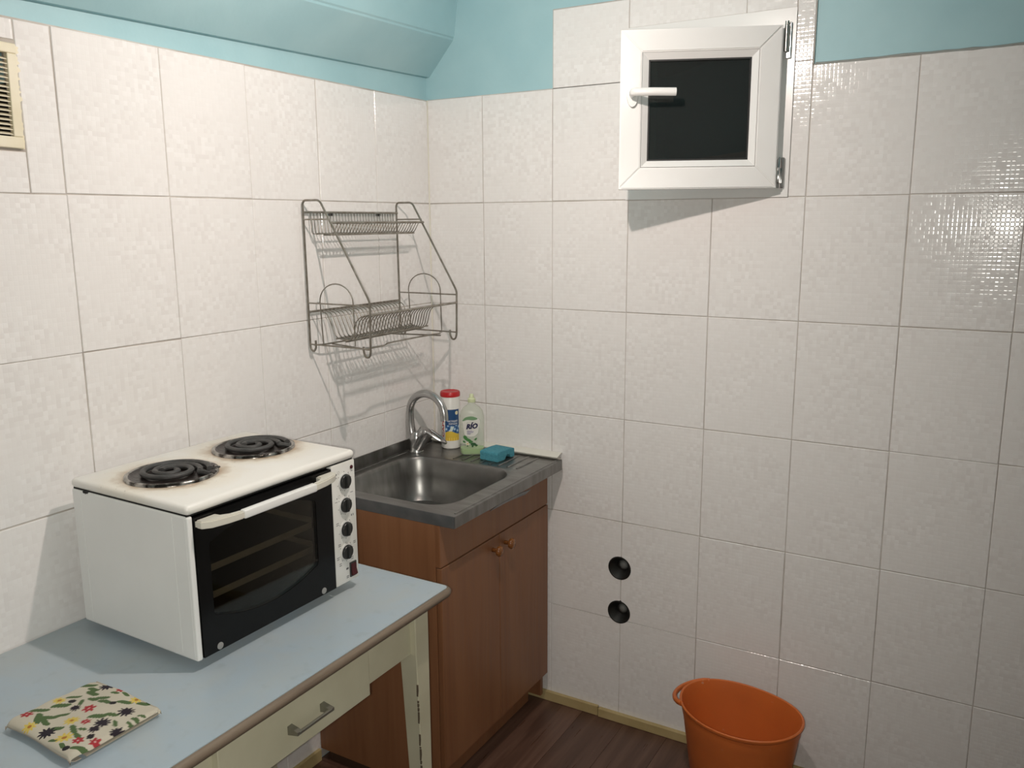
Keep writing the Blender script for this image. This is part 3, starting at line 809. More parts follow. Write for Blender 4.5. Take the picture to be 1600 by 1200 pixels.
# control panel
cp = empty('control_panel', (0, 0, 0), 0, ov)
b = B(); box(b, OD - .016, OD + .001, .3985, OW, .002, .300, .003, 2); obj('panel_plate', b, M['panel'], cp, smooth='angle')
xp = OD + .001
ink = B()
def ibar(y, z, w, h): box(ink, xp - .0004, xp + .0003, y - w / 2, y + w / 2, z - h / 2, z + h / 2)
for k, (yy, zz) in enumerate(((.4400, .2545), (.4385, .1965), (.4375, .1370), (.4362, .0800))):
    kn = empty('control_knob', (xp, yy, zz), 0, ov)
    b = B(); lathe(b, [(.0205, 0), (.0205, .002), (.0185, .003)], 32, (0, 0, 0), 'x'); obj('dial_ring', b, M['dialring'], kn, smooth='angle')
    b = B(); lathe(b, [(.0178, .002), (.0176, .006), (.0160, .0082), (.010, .0086)], 28, (0, 0, 0), 'x')
    box(b, .006, .0125, -.0042, .0042, -.0155, .0155, .002, 2); obj('knob_cap', b, M['blackp'], kn, smooth='angle')
    for a in (90, 50, 12, -20, -55, -90, -128, -165, -215):
        ra = math.radians(a); ibar(yy + .0235 * math.cos(ra), zz + .0235 * math.sin(ra), .0018, .0018)
    # printed arcs
    for a in range(-140, 60, 8):
        if -60 < a < -30: continue
        ra = math.radians(a); ibar(yy + .0218 * math.cos(ra), zz + .0218 * math.sin(ra), .0010, .0010)
    if k in (0, 1):
        ibar(yy - .029, zz + .014, .008, .0011); ibar(yy - .026, zz + .022, .0025, .003)
        ibar(yy + .025, zz + .0255, .009, .0012)
        for a in range(0, 360, 30): ibar(yy - .0185 + .003 * math.cos(math.radians(a)), zz + .025 + .0035 * math.sin(math.radians(a)), .0007, .0007)
    if k == 2:
        ibar(yy - .027, zz + .021, .009, .0014); ibar(yy - .027, zz + .0165, .009, .0014); ibar(yy + .022, zz + .0285, .003, .005); ibar(yy + .028, zz + .0285, .002, .005)
    if k == 3:
        for dy, dz, w in ((-.022, .0245, .008), (-.022, .0205, .008), (.030, .0175, .008), (.030, .0135, .008), (-.029, -.0065, .0075), (-.029, -.0110, .0075), (-.0215, -.0240, .0075), (-.0215, -.0285, .0075), (.020, -.0195, .008), (.020, -.0240, .008)):
            ibar(yy + dy, zz + dz, w, .0016)
ibar(.4375, .0365, .008, .0045); ibar(.4375, .0175, .0075, .0018); ibar(.4375, .0135, .0075, .0018); ibar(.467, .2735, .006, .0012)
pi_ = obj('dial_print', ink, M['printink'], cp); pi_['kind'] = 'stuff'
b = B(); lathe(b, [(.0045, xp - .001), (.0045, xp + .002), (.003, xp + .0032)], 16, (0, .4655, .2835), 'x'); obj('indicator_light', b, M['red'], ov, smooth='angle')
sw = empty('power_switch', (xp, .4565, .030), 0, ov)
b = B(); box(b, -.001, .003, -.0115, .0115, -.0185, .0185, .001, 1); obj('switch_bezel', b, M['blackp'], sw)
b = B(); prism(b, [(.001, -.015), (.0085, -.013), (.0045, .002), (.0035, .015), (.001, .015)], -.0085, .0085, 'xz'); obj('rocker', b, M['red'], sw)
for xx in (.09, OD - .10):
    for yy in (.09, OW - .09):
        b = B(); lathe(b, [(.011, -.0222), (.013, 0)], 16, (xx, yy, 0)); obj('foot', b, M['blackp'], ov, smooth='angle')
# hotplates
for k, (cx, cy) in enumerate((C1, C2)):
    hp = empty('hotplate', (cx, cy, OH), 0, ov)
    b = B(); lathe(b, [(PRR - .013, -.006), (PRR - .010, .004), (PRR - .005, .0075), (PRR, .0055), (PRR + .001, -.0005)], 56, (0, 0, 0), 'z', False, False)
    obj('drip_pan_rim', b, M['panrim'], hp, smooth=True)
    b = B(); lathe(b, [(PRR - .008, .0055), (PRR - .013, .0022), (PRR - .02, .0012), (.02, .0008), (.001, .0008)], 56, (0, 0, 0), 'z', False, True)
    obj('drip_pan', b, M['pan'], hp, smooth=True)
    # coil: a double spiral bar folded at the centre
    pts = []
    a_s = math.radians(20 if k == 0 else 30)
    def arm(r0, r1, t0, t1, n_):
        return [((r0 + (r1 - r0) * i / n_) * math.cos(a_s + t0 + (t1 - t0) * i / n_), (r0 + (r1 - r0) * i / n_) * math.sin(a_s + t0 + (t1 - t0) * i / n_), .0085) for i in range(n_ + 1)]
    A1 = arm(.078, .0225, .12 * PI, 3.05 * PI, 70)
    A2 = [(-x, -y, z) for x, y, z in arm(.0605, .0225, -.9 * PI + PI, 2.05 * PI, 40)]
    t0 = A1[0]; ent = [(.058 * math.cos(a_s - .22) + .034 * math.cos(a_s), .058 * math.sin(a_s - .22) + .034 * math.sin(a_s), -.002)]
    tube(b2 := B(), A1, .0068, 10, flat=(1, 1, .85)); obj('coil', b2, M['coil'], hp, smooth='angle')
    # inner return loop and terminals
    B3 = arm(.060, .006, .05 * PI, 2.35 * PI, 50)
    tube(b2 := B(), B3, .0064, 10, flat=(1, 1, .85)); obj('coil', b2, M['coil'], hp, smooth='angle')
    ca, sa = math.cos(a_s + .05), math.sin(a_s + .05)
    tube(b2 := B(), [(.060 * ca, .060 * sa, .0085), (.074 * ca, .074 * sa, .0075), (.088 * ca, .088 * sa, .004)], .006, 8); obj('coil_terminal', b2, M['coil'], hp, smooth='angle')
    cr = random.Random(20 + k); b = B()      # baked-on crumbs at the rim
    for i in range(9 if k == 0 else 5):
        a = (math.radians(cr.uniform(20, 75)) if k == 0 else math.radians(cr.uniform(-40, 20))); r = PRR - cr.uniform(.002, .013)
        m_ = Matrix.Translation((r * math.cos(a), r * math.sin(a), .006)) @ Matrix.Diagonal((cr.uniform(.004, .009), cr.uniform(.004, .008), .0028, 1))
        bmesh.ops.create_icosphere(b, subdivisions=2, radius=1, matrix=m_)
    for v in b.verts: v.co += Vector((cr.uniform(-1, 1), cr.uniform(-1, 1), cr.uniform(-1, 1))) * .0006
    o = obj('baked_crumbs', b, M['pan'], hp); o['kind'] = 'stuff'
# trays inside
for k, zz in enumerate((.157, .098)):
    e = empty('baking_tray', OV @ Vector((.19, .2, zz)), -.0112); e.scale = (OS, OS, OS)
    tag(e, 'upper pale baking tray inside the oven' if k == 0 else 'lower pale baking tray inside the oven', 'baking tray', 'trays in the oven')
    b = B(); box(b, -.14, .145, -.174, .180, .001, .003); obj('tray_bottom', b, M['traydark'], e)
    b = B(); box(b, .145, .148, -.174, .180, .001, .0155, .001, 1); obj('tray_rim', b, M['tray'], e)
    b = B(); box(b, -.143, -.14, -.174, .180, .001, .0155); obj('tray_rim', b, M['tray'], e)
    b = B(); box(b, -.14, .145, -.177, -.174, .001, .0155); obj('tray_rim', b, M['tray'], e)
    b = B(); box(b, -.14, .145, .180, .183, .001, .0155); obj('tray_rim', b, M['tray'], e)

# ================================================================== SINK CABINET
SZ = .880
sc = empty('sink_cabinet', (0.24, -.34, 0)); tag(sc, 'brown alder laminate sink cabinet with two doors in the corner', 'cabinet')
ox, oy = .24, -.34
CX = .456; CY0, CY1 = -.648, -.036; CB = .036
def cbox(name, a, m, par=sc, bev=.0008, o=(0, 0, 0)):
    b = B(); box(b, a[0] - ox, a[1] - ox, a[2] - oy, a[3] - oy, a[4], a[5], bev, 1); return obj(name, b, m, par)
cbox('side_panel', (.003, CX, CY0, CY0 + .016, CB, .846), M['cabwood'])
cbox('side_panel', (.003, CX, CY1 - .016, CY1, CB, .846), M['cabwood'])
cbox('foot_block', (.03, .40, CY0 + .01, CY0 + .05, .001, CB), M['cabdark'])  # feet coloured near black as the shaded gap at the floor
cbox('foot_block', (.03, .40, CY1 - .05, CY1 - .01, .001, CB), M['cabdark'])
cbox('plinth', (.392, .408, CY0 + .016, CY1 - .0165, .004, .115), M['cabwood'])
cbox('bottom_shelf', (.006, CX - .001, CY0 + .0165, CY1 - .0165, .117, .133), M['cabwood'])
cbox('back_panel', (.003, .007, CY0 + .0165, CY1 - .0165, .134, .80), M['cabwood'])
cbox('false_front', (CX + .0003, CX + .0165, CY0, CY1, .7265, .846), M['cabwood'])
DM = -.346
for nm, ya, yb, ky in (('door', CY0 + .001, DM - .001, -.384), ('door', DM + .001, CY1 - .001, -.314)):
    d = empty('door', (CX + .0022 - ox, (ya + yb) / 2 - oy, .42), 0, sc)
    w = (yb - ya) / 2
    b = B(); box(b, 0, .0165, -w, w, -.298, .3035, .001, 1); obj('door_panel', b, M['cabwood'], d)
    b = B(); lathe(b, [(.0065, 0), (.0058, .010), (.0085, .015), (.0150, .019), (.0165, .025), (.0140, .0305), (.006, .0325), (.0005, .033)], 24, (0, 0, 0), 'x')
    o = obj('knob', b, M['knobwood'], d, smooth=True); o.location = (.0165, ky - (ya + yb) / 2, .268)

# ================================================================== SINK
sk = empty('steel_sink', (.26, -.335, SZ)); tag(sk, 'dull stainless steel lay-on sink top with one rounded basin', 'sink')
ox, oy = .26, -.335
SX0, SX1, SY0, SY1 = .004, .521, -.6475, -.026
bx0, bx1, by0, by1, br = .058, .458, -.600, -.208, .085
inner = rrect(bx0, bx1, by0, by1, br, 10)
b = B()
def oproj(p):
    cx, cy = (bx0 + bx1) / 2, (by0 + by1) / 2; dx, dy = p[0] - cx, p[1] - cy; ts = []
    if dx > 1e-9: ts.append((SX1 - cx) / dx)
    if dx < -1e-9: ts.append((SX0 - cx) / dx)
    if dy > 1e-9: ts.append((SY1 - cy) / dy)
    if dy < -1e-9: ts.append((SY0 - cy) / dy)
    t = min(ts); return (cx + dx * t, cy + dy * t)
outr = [oproj(p) for p in inner]
for c in ((SX0, SY0), (SX1, SY0), (SX1, SY1), (SX0, SY1)):
    k = min(range(len(outr)), key=lambda i: (outr[i][0] - c[0]) ** 2 + (outr[i][1] - c[1]) ** 2); outr[k] = c
def ringv(pts, z): return [b.verts.new((x - ox, y - oy, z)) for x, y in pts]
def inset(d): return rrect(bx0 + d, bx1 - d, by0 + d, by1 - d, max(br - d * .5, .02), 10)
R = [ringv(outr, 0), ringv(inset(-.012), 0), ringv(inset(-.006), .0012), ringv(inset(0), -.001), ringv(inset(.004), -.010), ringv(inset(.010), -.06), ringv(inset(.018), -.115), ringv(inset(.030), -.138), ringv(inset(.055), -.148), ringv(inset(.12), -.151)]
n = len(inner)
for a, c in zip(R[:-1], R[1:]):
    for i in range(n): b.faces.new((a[i], a[(i + 1) % n], c[(i + 1) % n], c[i]))
b.faces.new(R[-1]); bmesh.ops.recalc_face_normals(b, faces=b.faces[:])
if sum(f.normal.z for f in b.faces) < 0: bmesh.ops.reverse_faces(b, faces=b.faces[:])
obj('deck_and_basin', b, M['steel'], sk, smooth='angle')
def sbox(name, a, m, bev=.001):
    b = B(); box(b, a[0] - ox, a[1] - ox, a[2] - oy, a[3] - oy, a[4] - SZ, a[5] - SZ, bev, 2); return obj(name, b, m, sk)
sbox('front_apron', (SX1 - .0015, SX1 + .001, SY0, SY1 - .001, SZ - .033, SZ - .0004), M['steel'])
sbox('side_apron', (SX0, SX1 - .0016, SY0 - .001, SY0 + .0015, SZ - .034, SZ - .0004), M['steel_dark'])
sbox('side_apron', (SX0, SX1 - .0016, SY1 - .0015, SY1 + .001, SZ - .03, SZ - .0004), M['steel'])
sbox('upstand', (.0015, .006, SY0, SY1, SZ - .02, SZ + .036), M['steel'])
# raised rim bead along the back and side, pressed ribs of the drainer
for pts in (([(.022, SY0 + .02, .0006), (.022, SY1 - .02, .0006)]), ([(SX1 - .012, SY0 + .02, .0004), (SX1 - .012, SY1 - .02, .0004)])):
    b = B(); tube(b, [(x - ox, y - oy, z) for x, y, z in pts], .0032, 8, flat=(1, 1, .6)); obj('pressed_bead', b, M['steel'], sk, smooth='angle')
for k in range(8):
    x = .205 + .034 * k
    b = B(); tube(b, [(x - ox, -.185 - oy, -.0002), (x - ox, -.175 - oy, .0008), (x - ox, -.058 - oy, .0008), (x - ox, -.048 - oy, -.0002)], .004, 8, flat=(1, 1, .45)); obj('pressed_rib', b, M['steel'], sk, smooth='angle')
# torn lower edge of the front apron
b = B(); prism(b, [(-.44 - oy, -.0335), (-.36 - oy, -.0335), (-.30 - oy, -.034), (-.235 - oy, -.041), (-.27 - oy, -.047), (-.36 - oy, -.040), (-.47 - oy, -.038)], SX1 - .002 - ox, SX1 + .0005 - ox, 'yz'); obj('torn_edge', b, M['steel_dark'], sk)

# white plastic corner profile behind the sink
t2 = empty('trim_2', (0, 0, 0)); tag(t2, 'white plastic sealing profile between the sink and the tiled wall', 'trim', kind='structure')
b = B(); prism(b, [(-.0008, .8965), (-.006, .8968), (-.036, .8885), (-.036, .8865), (-.006, .8945), (-.0008, .8945)], .008, .508, 'yz'); obj('cover_strip', b, mat('yellowed_white_plastic', (.72, .70, .63), .4), t2)
b = B(); box(b, .008, .5075, -.0225, -.0205, .862, .8905); obj('inner_web', b, M['plaster'], t2)
b = B(); box(b, .40, .506, -.022, -.002, .876, .8785); obj('inner_web', b, M['plaster'], t2)

# ================================================================== FAUCET
fc = empty('mixer_tap', (.047, -.172, SZ)); tag(fc, 'chrome mixer tap with high arched spout at the sink', 'tap')
b = B(); lathe(b, [(.0255, .0005), (.0255, .006), (.0225, .010), (.0215, .045), (.0195, .062), (.012, .070)], 28); obj('tap_body', b, M['tapmetal'], fc, smooth='angle')
R_ = .0735
pts = [(-.012, 0, .045), (-.021, 0, .07), (-.024, 0, .10)]
for k in range(25):
    a = PI - PI * 1.02 * k / 24
    pts.append((-.024 + R_ + R_ * math.cos(a), -.010 * k / 24, .132 + R_ * .98 * math.sin(a)))
pts.append((-.024 + 2 * R_ + .001, -.010, .122))
b = B(); tube(b, pts, [.017, .0155, .0138] + [.0128] * 25 + [.0130], 14); obj('spout', b, M['tapmetal'], fc, smooth='angle')
ax = Vector((.40, .20, .88)).normalized()
rot = ax.to_track_quat('Z', 'Y').to_matrix().to_4x4()
b = B(); lathe(b, [(.0205, .0), (.0215, .040), (.0240, .044), (.0240, .068), (.0225, .074), (.008, .078)], 28); b.transform(Matrix.Translation((.004, -.004, .012)) @ rot)
obj('cartridge_body', b, M['tapmetal'], fc, smooth='angle')
top = Vector((.004, -.004, .012)) + ax * .070
b = B()
d1 = Vector((.80, .18, -.50)).normalized(); sd = d1.cross(ax).normalized()
lp_ = []
for t, s in ((.010, .0200), (.035, .0185), (.066, .0125), (.080, .004), (.080, -.004), (.066, -.0125), (.035, -.0185), (.010, -.0200)):
    lp_.append(top + d1 * t + sd * s + ax * .004)
tube(b, fillet(lp_, .008, 3), .0048, 8); obj('lever', b, M['tapmetal'], fc, smooth='angle')

# ================================================================== SCOURING POWDER CAN
def grid_patch(name, fn, colf, nu, nv, m, par, smooth=True):
    vs = []; cs = []
    for j in range(nv + 1):
        for i in range(nu + 1):
            u, v = i / nu, j / nv; vs.append(fn(u, v)); cs.append(colf(u, v))
    fs = [(j * (nu + 1) + i, j * (nu + 1) + i + 1, (j + 1) * (nu + 1) + i + 1, (j + 1) * (nu + 1) + i) for j in range(nv) for i in range(nu)]
    me = bpy.data.meshes.new(name); me.from_pydata(vs, [], fs); me.update()
    at = me.color_attributes.new('print', 'FLOAT_COLOR', 'POINT')
    for k, c in enumerate(cs): at.data[k].color = (*c, 1)
    me.materials.append(m)
    if smooth:
        for p in me.polygons: p.use_smooth = True
    o = bpy.data.objects.new(name, me); link(o, par); return o

CR = .0325
can = empty('scouring_powder_can', (.1155, -.068, SZ)); tag(can, 'white scouring powder can with red cap and blue label behind the tap', 'can')
b = B(); lathe(b, [(CR - .003, .0005), (CR, .004), (CR, .178), (CR - .0015, .182)], 40); obj('can_body', b, M['canwhite'], can, smooth='angle')
b = B(); lathe(b, [(CR + .0012, .180), (CR + .0016, .184), (CR + .0012, .193), (CR - .001, .1965), (CR - .004, .197), (CR - .006, .1955)], 40); obj('cap', b, M['redcap'], can, smooth='angle')
to_cam = math.atan2(-2.3942 + .068, 1.7177 - .1155)
def cmap(s, z, e=.0004): a = to_cam + s / CR; return ((CR + e) * math.cos(a), (CR + e) * math.sin(a), z)
def canlab(u, v):
    if v < .10: c = (.80, .62, .10) if math.sin(u * 40) < .2 else (.75, .42, .05)
    elif v < .26 + .05 * math.sin(u * 5): c = (.72, .50, .06)
    elif v < .50:
        k = math.sin(u * 17 + v * 9) * math.sin(v * 31 - u * 6)
        c = (.50, .62, .75) if k > .45 else ((.05, .16, .36) if k > -.3 else (.02, .07, .22))
        if abs(u - .42 - (v - .36) * .9) < .10 and .30 < v < .46: c = (.62, .72, .70)
    else: c = (.014, .062, .18)
    if (u - .80) ** 2 + ((v - .885) * 1.85) ** 2 < .0125: c = (.75, .66, .40) if (u - .80) ** 2 + ((v - .885) * 1.85) ** 2 < .008 else (.78, .74, .62)
    return c
grid_patch('front_label', lambda u, v: cmap(-.0195 + .052 * u, .030 + .108 * v), canlab, 60, 90, m_vcol('can_label_print', .4), can)
b = B(); vs, fs = text_geo('CAPMA', .0165, 0, .0004)
vs = [(-y, x) for x, y, *_ in vs]          # turned to read upwards
add_mapped(b, vs, fs, lambda x, y: cmap(-.0278 + x * .85, .0855 + y * 1.62)); obj('brand_lettering', b, mat('red_lettering', (.52, .03, .03), .4), can)
b = B()
vs, fs = text_geo('ЧИСТЯЩИЙ', .0082, 0, .00015); add_mapped(b, vs, fs, lambda x, y: cmap(.006 + x * .78, .0975 + y, .0008))
vs, fs = text_geo('ПОРОШОК', .0074, 0, .00015); add_mapped(b, vs, fs, lambda x, y: cmap(.009 + x * .80, .0885 + y, .0008))
obj('small_lettering', b, mat('white_lettering', (.75, .76, .78), .4), can)

# ================================================================== DISH SOAP BOTTLE
bo = empty('dish_soap_bottle', (.225, -.103, SZ), math.atan2(-2.3942 + .103, 1.7177 - .225) + PI / 2)
tag(bo, 'clear dish soap bottle with green liquid and RIO label', 'bottle')
# local: +x to the right as seen, -y towards the viewer
def sell(a, d, z, n=36, e=.62):
    out = []
    for k in range(n):
        t = 2 * PI * k / n; c, s = math.cos(t), math.sin(t)
        out.append((a * math.copysign(abs(c) ** e, c), d * math.copysign(abs(s) ** e, s), z))
    return out
prof = [(.037, .022, .001), (.0400, .0245, .006), (.0408, .025, .03), (.0400, .0245, .06), (.0395, .024, .085), (.0405, .0245, .11), (.0400, .024, .13), (.036, .022, .146), (.027, .018, .158), (.0155, .014, .166), (.0125, .0125, .170), (.0122, .0122, .176)]
def HW(z):
    for (a0, d0, z0_), (a1, d1_, z1_) in zip(prof[:-1], prof[1:]):
        if z0_ <= z <= z1_: t = (z - z0_) / (z1_ - z0_); return a0 + (a1 - a0) * t, d0 + (d1_ - d0) * t
    return prof[-1][:2]
def loft(bm, secs, cap=(True, True)):
    rs = [[bm.verts.new(p) for p in s] for s in secs]; n = len(rs[0])
    for a, c in zip(rs[:-1], rs[1:]):
        for i in range(n): bm.faces.new((a[i], a[(i + 1) % n], c[(i + 1) % n], c[i]))
    if cap[0]: bm.faces.new(list(reversed(rs[0])))
    if cap[1]: bm.faces.new(rs[-1])
    bmesh.ops.recalc_face_normals(bm, faces=bm.faces[:])
M['botplastic'] = mat('cloudy_clear_plastic', (.78, .86, .74), .25)
_bt = M['botplastic'].node_tree; _p = _bt.nodes['Principled BSDF']; _p.inputs['Base Color'].default_value = (.80, .83, .76, 1)
_mx = _bt.nodes.new('ShaderNodeMixShader'); _tr = _bt.nodes.new('ShaderNodeBsdfTransparent'); _tr.inputs[0].default_value = (.95, .97, .93, 1)
_mx.inputs[0].default_value = .26; _bt.links.new(_tr.outputs[0], _mx.inputs[1]); _bt.links.new(_p.outputs[0], _mx.inputs[2]); _bt.links.new(_mx.outputs[0], _bt.nodes['Material Output'].inputs[0])
b = B(); loft(b, [sell(*p) for p in prof]); obj('bottle_shell', b, M['botplastic'], bo, smooth='angle')
b = B(); loft(b, [sell(a - .0018, d - .0018, z) for a, d, z in ((.037, .022, .003), (.0400, .0245, .007), (.0406, .025, .0225))]); obj('green_liquid', b, mat('green_soap', (.34, .55, .17), .25), bo, smooth='angle')
b = B(); lathe(b, [(.0125, .176), (.0130, .177), (.0128, .187), (.0095, .190), (.0075, .191), (.0070, .199), (.0055, .203), (.001, .2035)], 24)
obj('flip_cap', b, mat('pale_green_cap', (.66, .72, .45), .35), bo, smooth='angle')
def fy(x, z, e):
    a, d = HW(z); t = min(abs(x) / a, .999)
    return -d * (1 - t ** (1 / .62 * 1.0 * 2 / 1.0)) ** (.62 / 2) if False else -d * max(0.0, 1 - t ** (2 / .62)) ** (.62 / 2) - e
def flat_shape(name, pts, m, e):
    """thin print following the bottle front, built from a fan of small quads"""
    from mathutils.geometry import tessellate_polygon
    xs = [p[0] for p in pts]; zs = [p[1] for p in pts]
    b = B(); vsf = [Vector((p[0], p[1], 0)) for p in pts]
    bv = [b.verts.new((p[0], 0, p[1])) for p in pts]
    for t in tessellate_polygon([vsf]):
        try: b.faces.new([bv[i] for i in t])
        except ValueError: pass
    for _ in range(3): bmesh.ops.subdivide_edges(b, edges=[ed for ed in b.edges if ed.calc_length() > .006], cuts=1, use_grid_fill=True)
    bmesh.ops.triangulate(b, faces=b.faces[:])
    for v in b.verts: v.co.y = fy(v.co.x, v.co.z, e)
    for f in b.faces:
        f.normal_update()
        if f.normal.y > 0: f.normal_flip()
    return obj(name, b, m, bo)
def smoothpoly(pts, n=6):
    P = [Vector(p) for p in pts]; out = []; m = len(P)
    for i in range(m):
        p0, p1, p2, p3 = P[i - 1], P[i], P[(i + 1) % m], P[(i + 2) % m]
        for k in range(n):
            t = k / n
            q = .5 * ((2 * p1) + (-p0 + p2) * t + (2 * p0 - 5 * p1 + 4 * p2 - p3) * t * t + (-p0 + 3 * p1 - 3 * p2 + p3) * t ** 3)
            out.append((q.x, q.y))
    return out
SO = -.002
lab = smoothpoly([(-.029 + SO, .118), (-.022 + SO, .1275), (0 + SO, .132), (.019 + SO, .128), (.0275 + SO, .119), (.0275 + SO, .106), (.024 + SO, .090), (.021 + SO, .076), (.009 + SO, .066), (-.007 + SO, .0645), (-.021 + SO, .070), (-.0245 + SO, .085), (-.027 + SO, .103)])
flat_shape('label_paper', lab, mat('label_white', (.72, .71, .65), .5), .0005)
arc = smoothpoly([(-.029 + SO, .1165), (-.021 + SO, .1278), (-.001 + SO, .1328), (.018 + SO, .1275), (.019 + SO, .1225), (.004 + SO, .1195), (-.013 + SO, .121)])
flat_shape('label_green_arc', arc, mat('label_sage', (.16, .30, .15), .5), .0011)
def bmap(x, z, e=.0012): return (x, fy(x, z, e), z)
b = B(); vs, fs = text_geo('RÍO', .0225, .22, .0013); add_mapped(b, vs, fs, lambda x, y: bmap(x * .98 - .001, .0985 + y * 1.0 + x * .08)); obj('brand_lettering', b, mat('navy_lettering', (.012, .012, .06), .45), bo)
b = B()
for i, (z, x0_, x1_) in enumerate(((.0835, -.0165, -.001), (.0805, -.0165, .006), (.0775, -.0165, .002), (.0745, -.0160, -.004), (.0715, -.0155, -.006))):
    x = x0_
    cr = random.Random(i)
    while x < x1_:
        w = cr.uniform(.0015, .0035); add_mapped(b, [(x, z), (x + w, z), (x + w, z + .0016), (x, z + .0016)], [(0, 1, 2, 3)], lambda u, v: bmap(u, v)); x += w + .0007
obj('small_print', b, mat('violet_print', (.18, .15, .34), .5), bo)['kind'] = 'stuff'
b = B()
for k in range(11):
    a0 = math.radians(150 - 12 * k); w = .0016
    x, z = -.002 + .017 * math.cos(a0), .1065 + .0075 * math.sin(a0); add_mapped(b, [(x - .0007, z - .0006), (x + .0007, z - .0006), (x + .0007, z + .0006), (x - .0007, z + .0006)], [(0, 1, 2, 3)], lambda u, v: bmap(u, v))
obj('small_print', b, mat('green_print', (.10, .16, .08), .5), bo)['kind'] = 'stuff'
# printed mint leaves and flower
def leafpts(cx, cz, L, Wd, a):
    out = []
    for k in range(12):
        t = 2 * PI * k / 12; u = L * math.cos(t); v = Wd * math.sin(t) * (1 - .35 * math.cos(t)); out.append((cx + u * math.cos(a) - v * math.sin(a), cz + u * math.sin(a) + v * math.cos(a)))
    return out
lg, ld = mat('leaf_green', (.055, .20, .05), .5), mat('leaf_dark', (.02, .09, .025), .5)
for i, (cx, cz, L, Wd, a, m_) in enumerate(((-.020, .058, .012, .0055, -.9, lg), (-.010, .052, .010, .005, -.4, lg), (-.005, .046, .009, .004, .3, lg), (.012, .056, .0055, .003, .8, lg), (.003, .040, .0085, .0042, .2, ld), (.010, .037, .007, .0040, -.5, ld), (.002, .0335, .005, .003, 1.0, ld), (-.026, .047, .005, .0028, -.6, lg), (-.015, .0335, .003, .002, .3, ld), (.014, .0345, .0045, .003, .3, ld))):
    flat_shape('printed_leaf', leafpts(cx, cz, L, Wd, a), m_, .0007 + .00006 * i)
for k in range(6):
    a = 2 * PI * k / 6; flat_shape('printed_petal', leafpts(-.0155 + .0045 * math.cos(a), .0405 + .0045 * math.sin(a), .003, .0018, a), mat('petal_cream', (.72, .70, .55), .5) if k == 0 else bpy.data.materials['petal_cream'], .0014)
flat_shape('printed_flower_eye', leafpts(-.0155, .0405, .002, .002, 0), mat('flower_eye', (.55, .30, .04), .5), .0018)

# ================================================================== SPONGE
sp = empty('sponge', (.3265, -.110, SZ), math.radians(-6)); tag(sp, 'teal foam dish sponge with a finger groove beside the soap bottle', 'sponge')
prof_s = [(-.046, .0015), (-.008, .0015), (-.004, .003), (0, .0105), (.005, .0150), (.012, .0160), (.019, .0135), (.023, .0060), (.027, .0020), (.046, .0015), (.0465, .028), (.042, .0312), (.012, .0325), (-.018, .032), (-.043, .0308), (-.0465, .027)]
b = B(); prism(b, prof_s, -.036, .036, 'yz')
bmesh.ops.bevel(b, geom=[e for e in b.edges], offset=.0014, segments=2, affect='EDGES', clamp_overlap=True)
obj('foam', b, M['sponge'], sp, smooth='angle')
b = B(); prism(b, [(-.0455, .0002), (-.009, .0002), (-.009, .0015), (-.0455, .0015)], -.0355, .0355, 'yz'); obj('scouring_pad', b, mat('dark_green_pad', (.02, .06, .05), .95), sp)

# ================================================================== DISH RACK
rk = empty('dish_rack', (0, 0, 0)); rk.location = (0.009, -.4027, 1.49); tag(rk, 'two-tier wire dish rack hung on the left wall', 'dish rack')
K = Vector((.009, -.4027, 1.49))
yl, yr = -.6124 - K.y, -.1929 - K.y
def RP(x, z, y=0): return Vector((x - K.x, y, z - K.z))
for s, y in ((0, yl), (1, yr)):
    fr = empty('side_frame', (0, y, 0), 0, rk)
    pts = [RP(.032, 1.310), RP(.032, 1.288), RP(.0215, 1.276), RP(.0105, 1.288), RP(.010, 1.40), RP(.008, 1.692), RP(.014, 1.700), RP(.064, 1.700), RP(.074, 1.694), RP(.228, 1.438), RP(.234, 1.425), RP(.231, 1.29), RP(.226, 1.276), RP(.2145, 1.274), RP(.207, 1.286), RP(.206, 1.304)]
    b = B(); tube(b, fillet(pts, .010, 3), .0030, 8); obj('bent_rod', b, M['rackwire'], fr, smooth='angle')
    for (xa, xb, z, z2) in ((.010, .106, 1.648, 1.648), (.010, .233, 1.416, 1.416), (.010, .231, 1.298, 1.298)):
        b = B(); tube(b, [RP(xa, z), RP(xb, z2)], .0021, 6); obj('cross_rod', b, M['rackwire'], fr, smooth='angle')
    yo = .027 if s == 0 else -.027
    a0, a1, zt = (.030, .152, 1.418) if s == 0 else (.068, .191, 1.428)
    pts = [RP(a0 + .006, 1.298, yo)] + [RP((a0 + a1) / 2 + (a1 - a0) / 2 * math.cos(PI - PI * k / 16), zt + .052 * math.sin(PI * k / 16), yo) for k in range(17)] + [RP(a1 + .002, 1.298, yo)]
    b = B(); tube(b, pts, .0018, 6); obj('plate_guard', b, M['rackwire'], fr, smooth='angle')
def long_rod(name, x, z, r, par, pts=None):
    b = B(); tube(b, pts or [RP(x, z, yl), RP(x, z, yr)], r, 8); return obj(name, b, M['rackwire'], par, smooth='angle')
us = empty('upper_shelf', (0, 0, 0), 0, rk)
long_rod('shelf_rod', .011, 1.668, .0032, us); long_rod('shelf_rod', .113, 1.639, .0034, us)
long_rod('shelf_rod', .030, 1.612, .0022, us, [RP(.035, 1.6085, yl + .02), RP(.035, 1.6085, yr - .02)])
long_rod('shelf_rod', .085, 1.605, .0028, us, [RP(.090, 1.6065, yl + .02), RP(.090, 1.6065, yr - .02)])
long_rod('shelf_rod', .062, 1.605, .0022, us, [RP(.062, 1.6055, yl + .02), RP(.062, 1.6055, yr - .02)])
for y in (yl + .115, yr - .09):
    b = B(); tube(b, [RP(.0005, 1.662, y), RP(.013, 1.662, y)], .0042, 8); obj('wall_hook', b, M['blackp'], us)
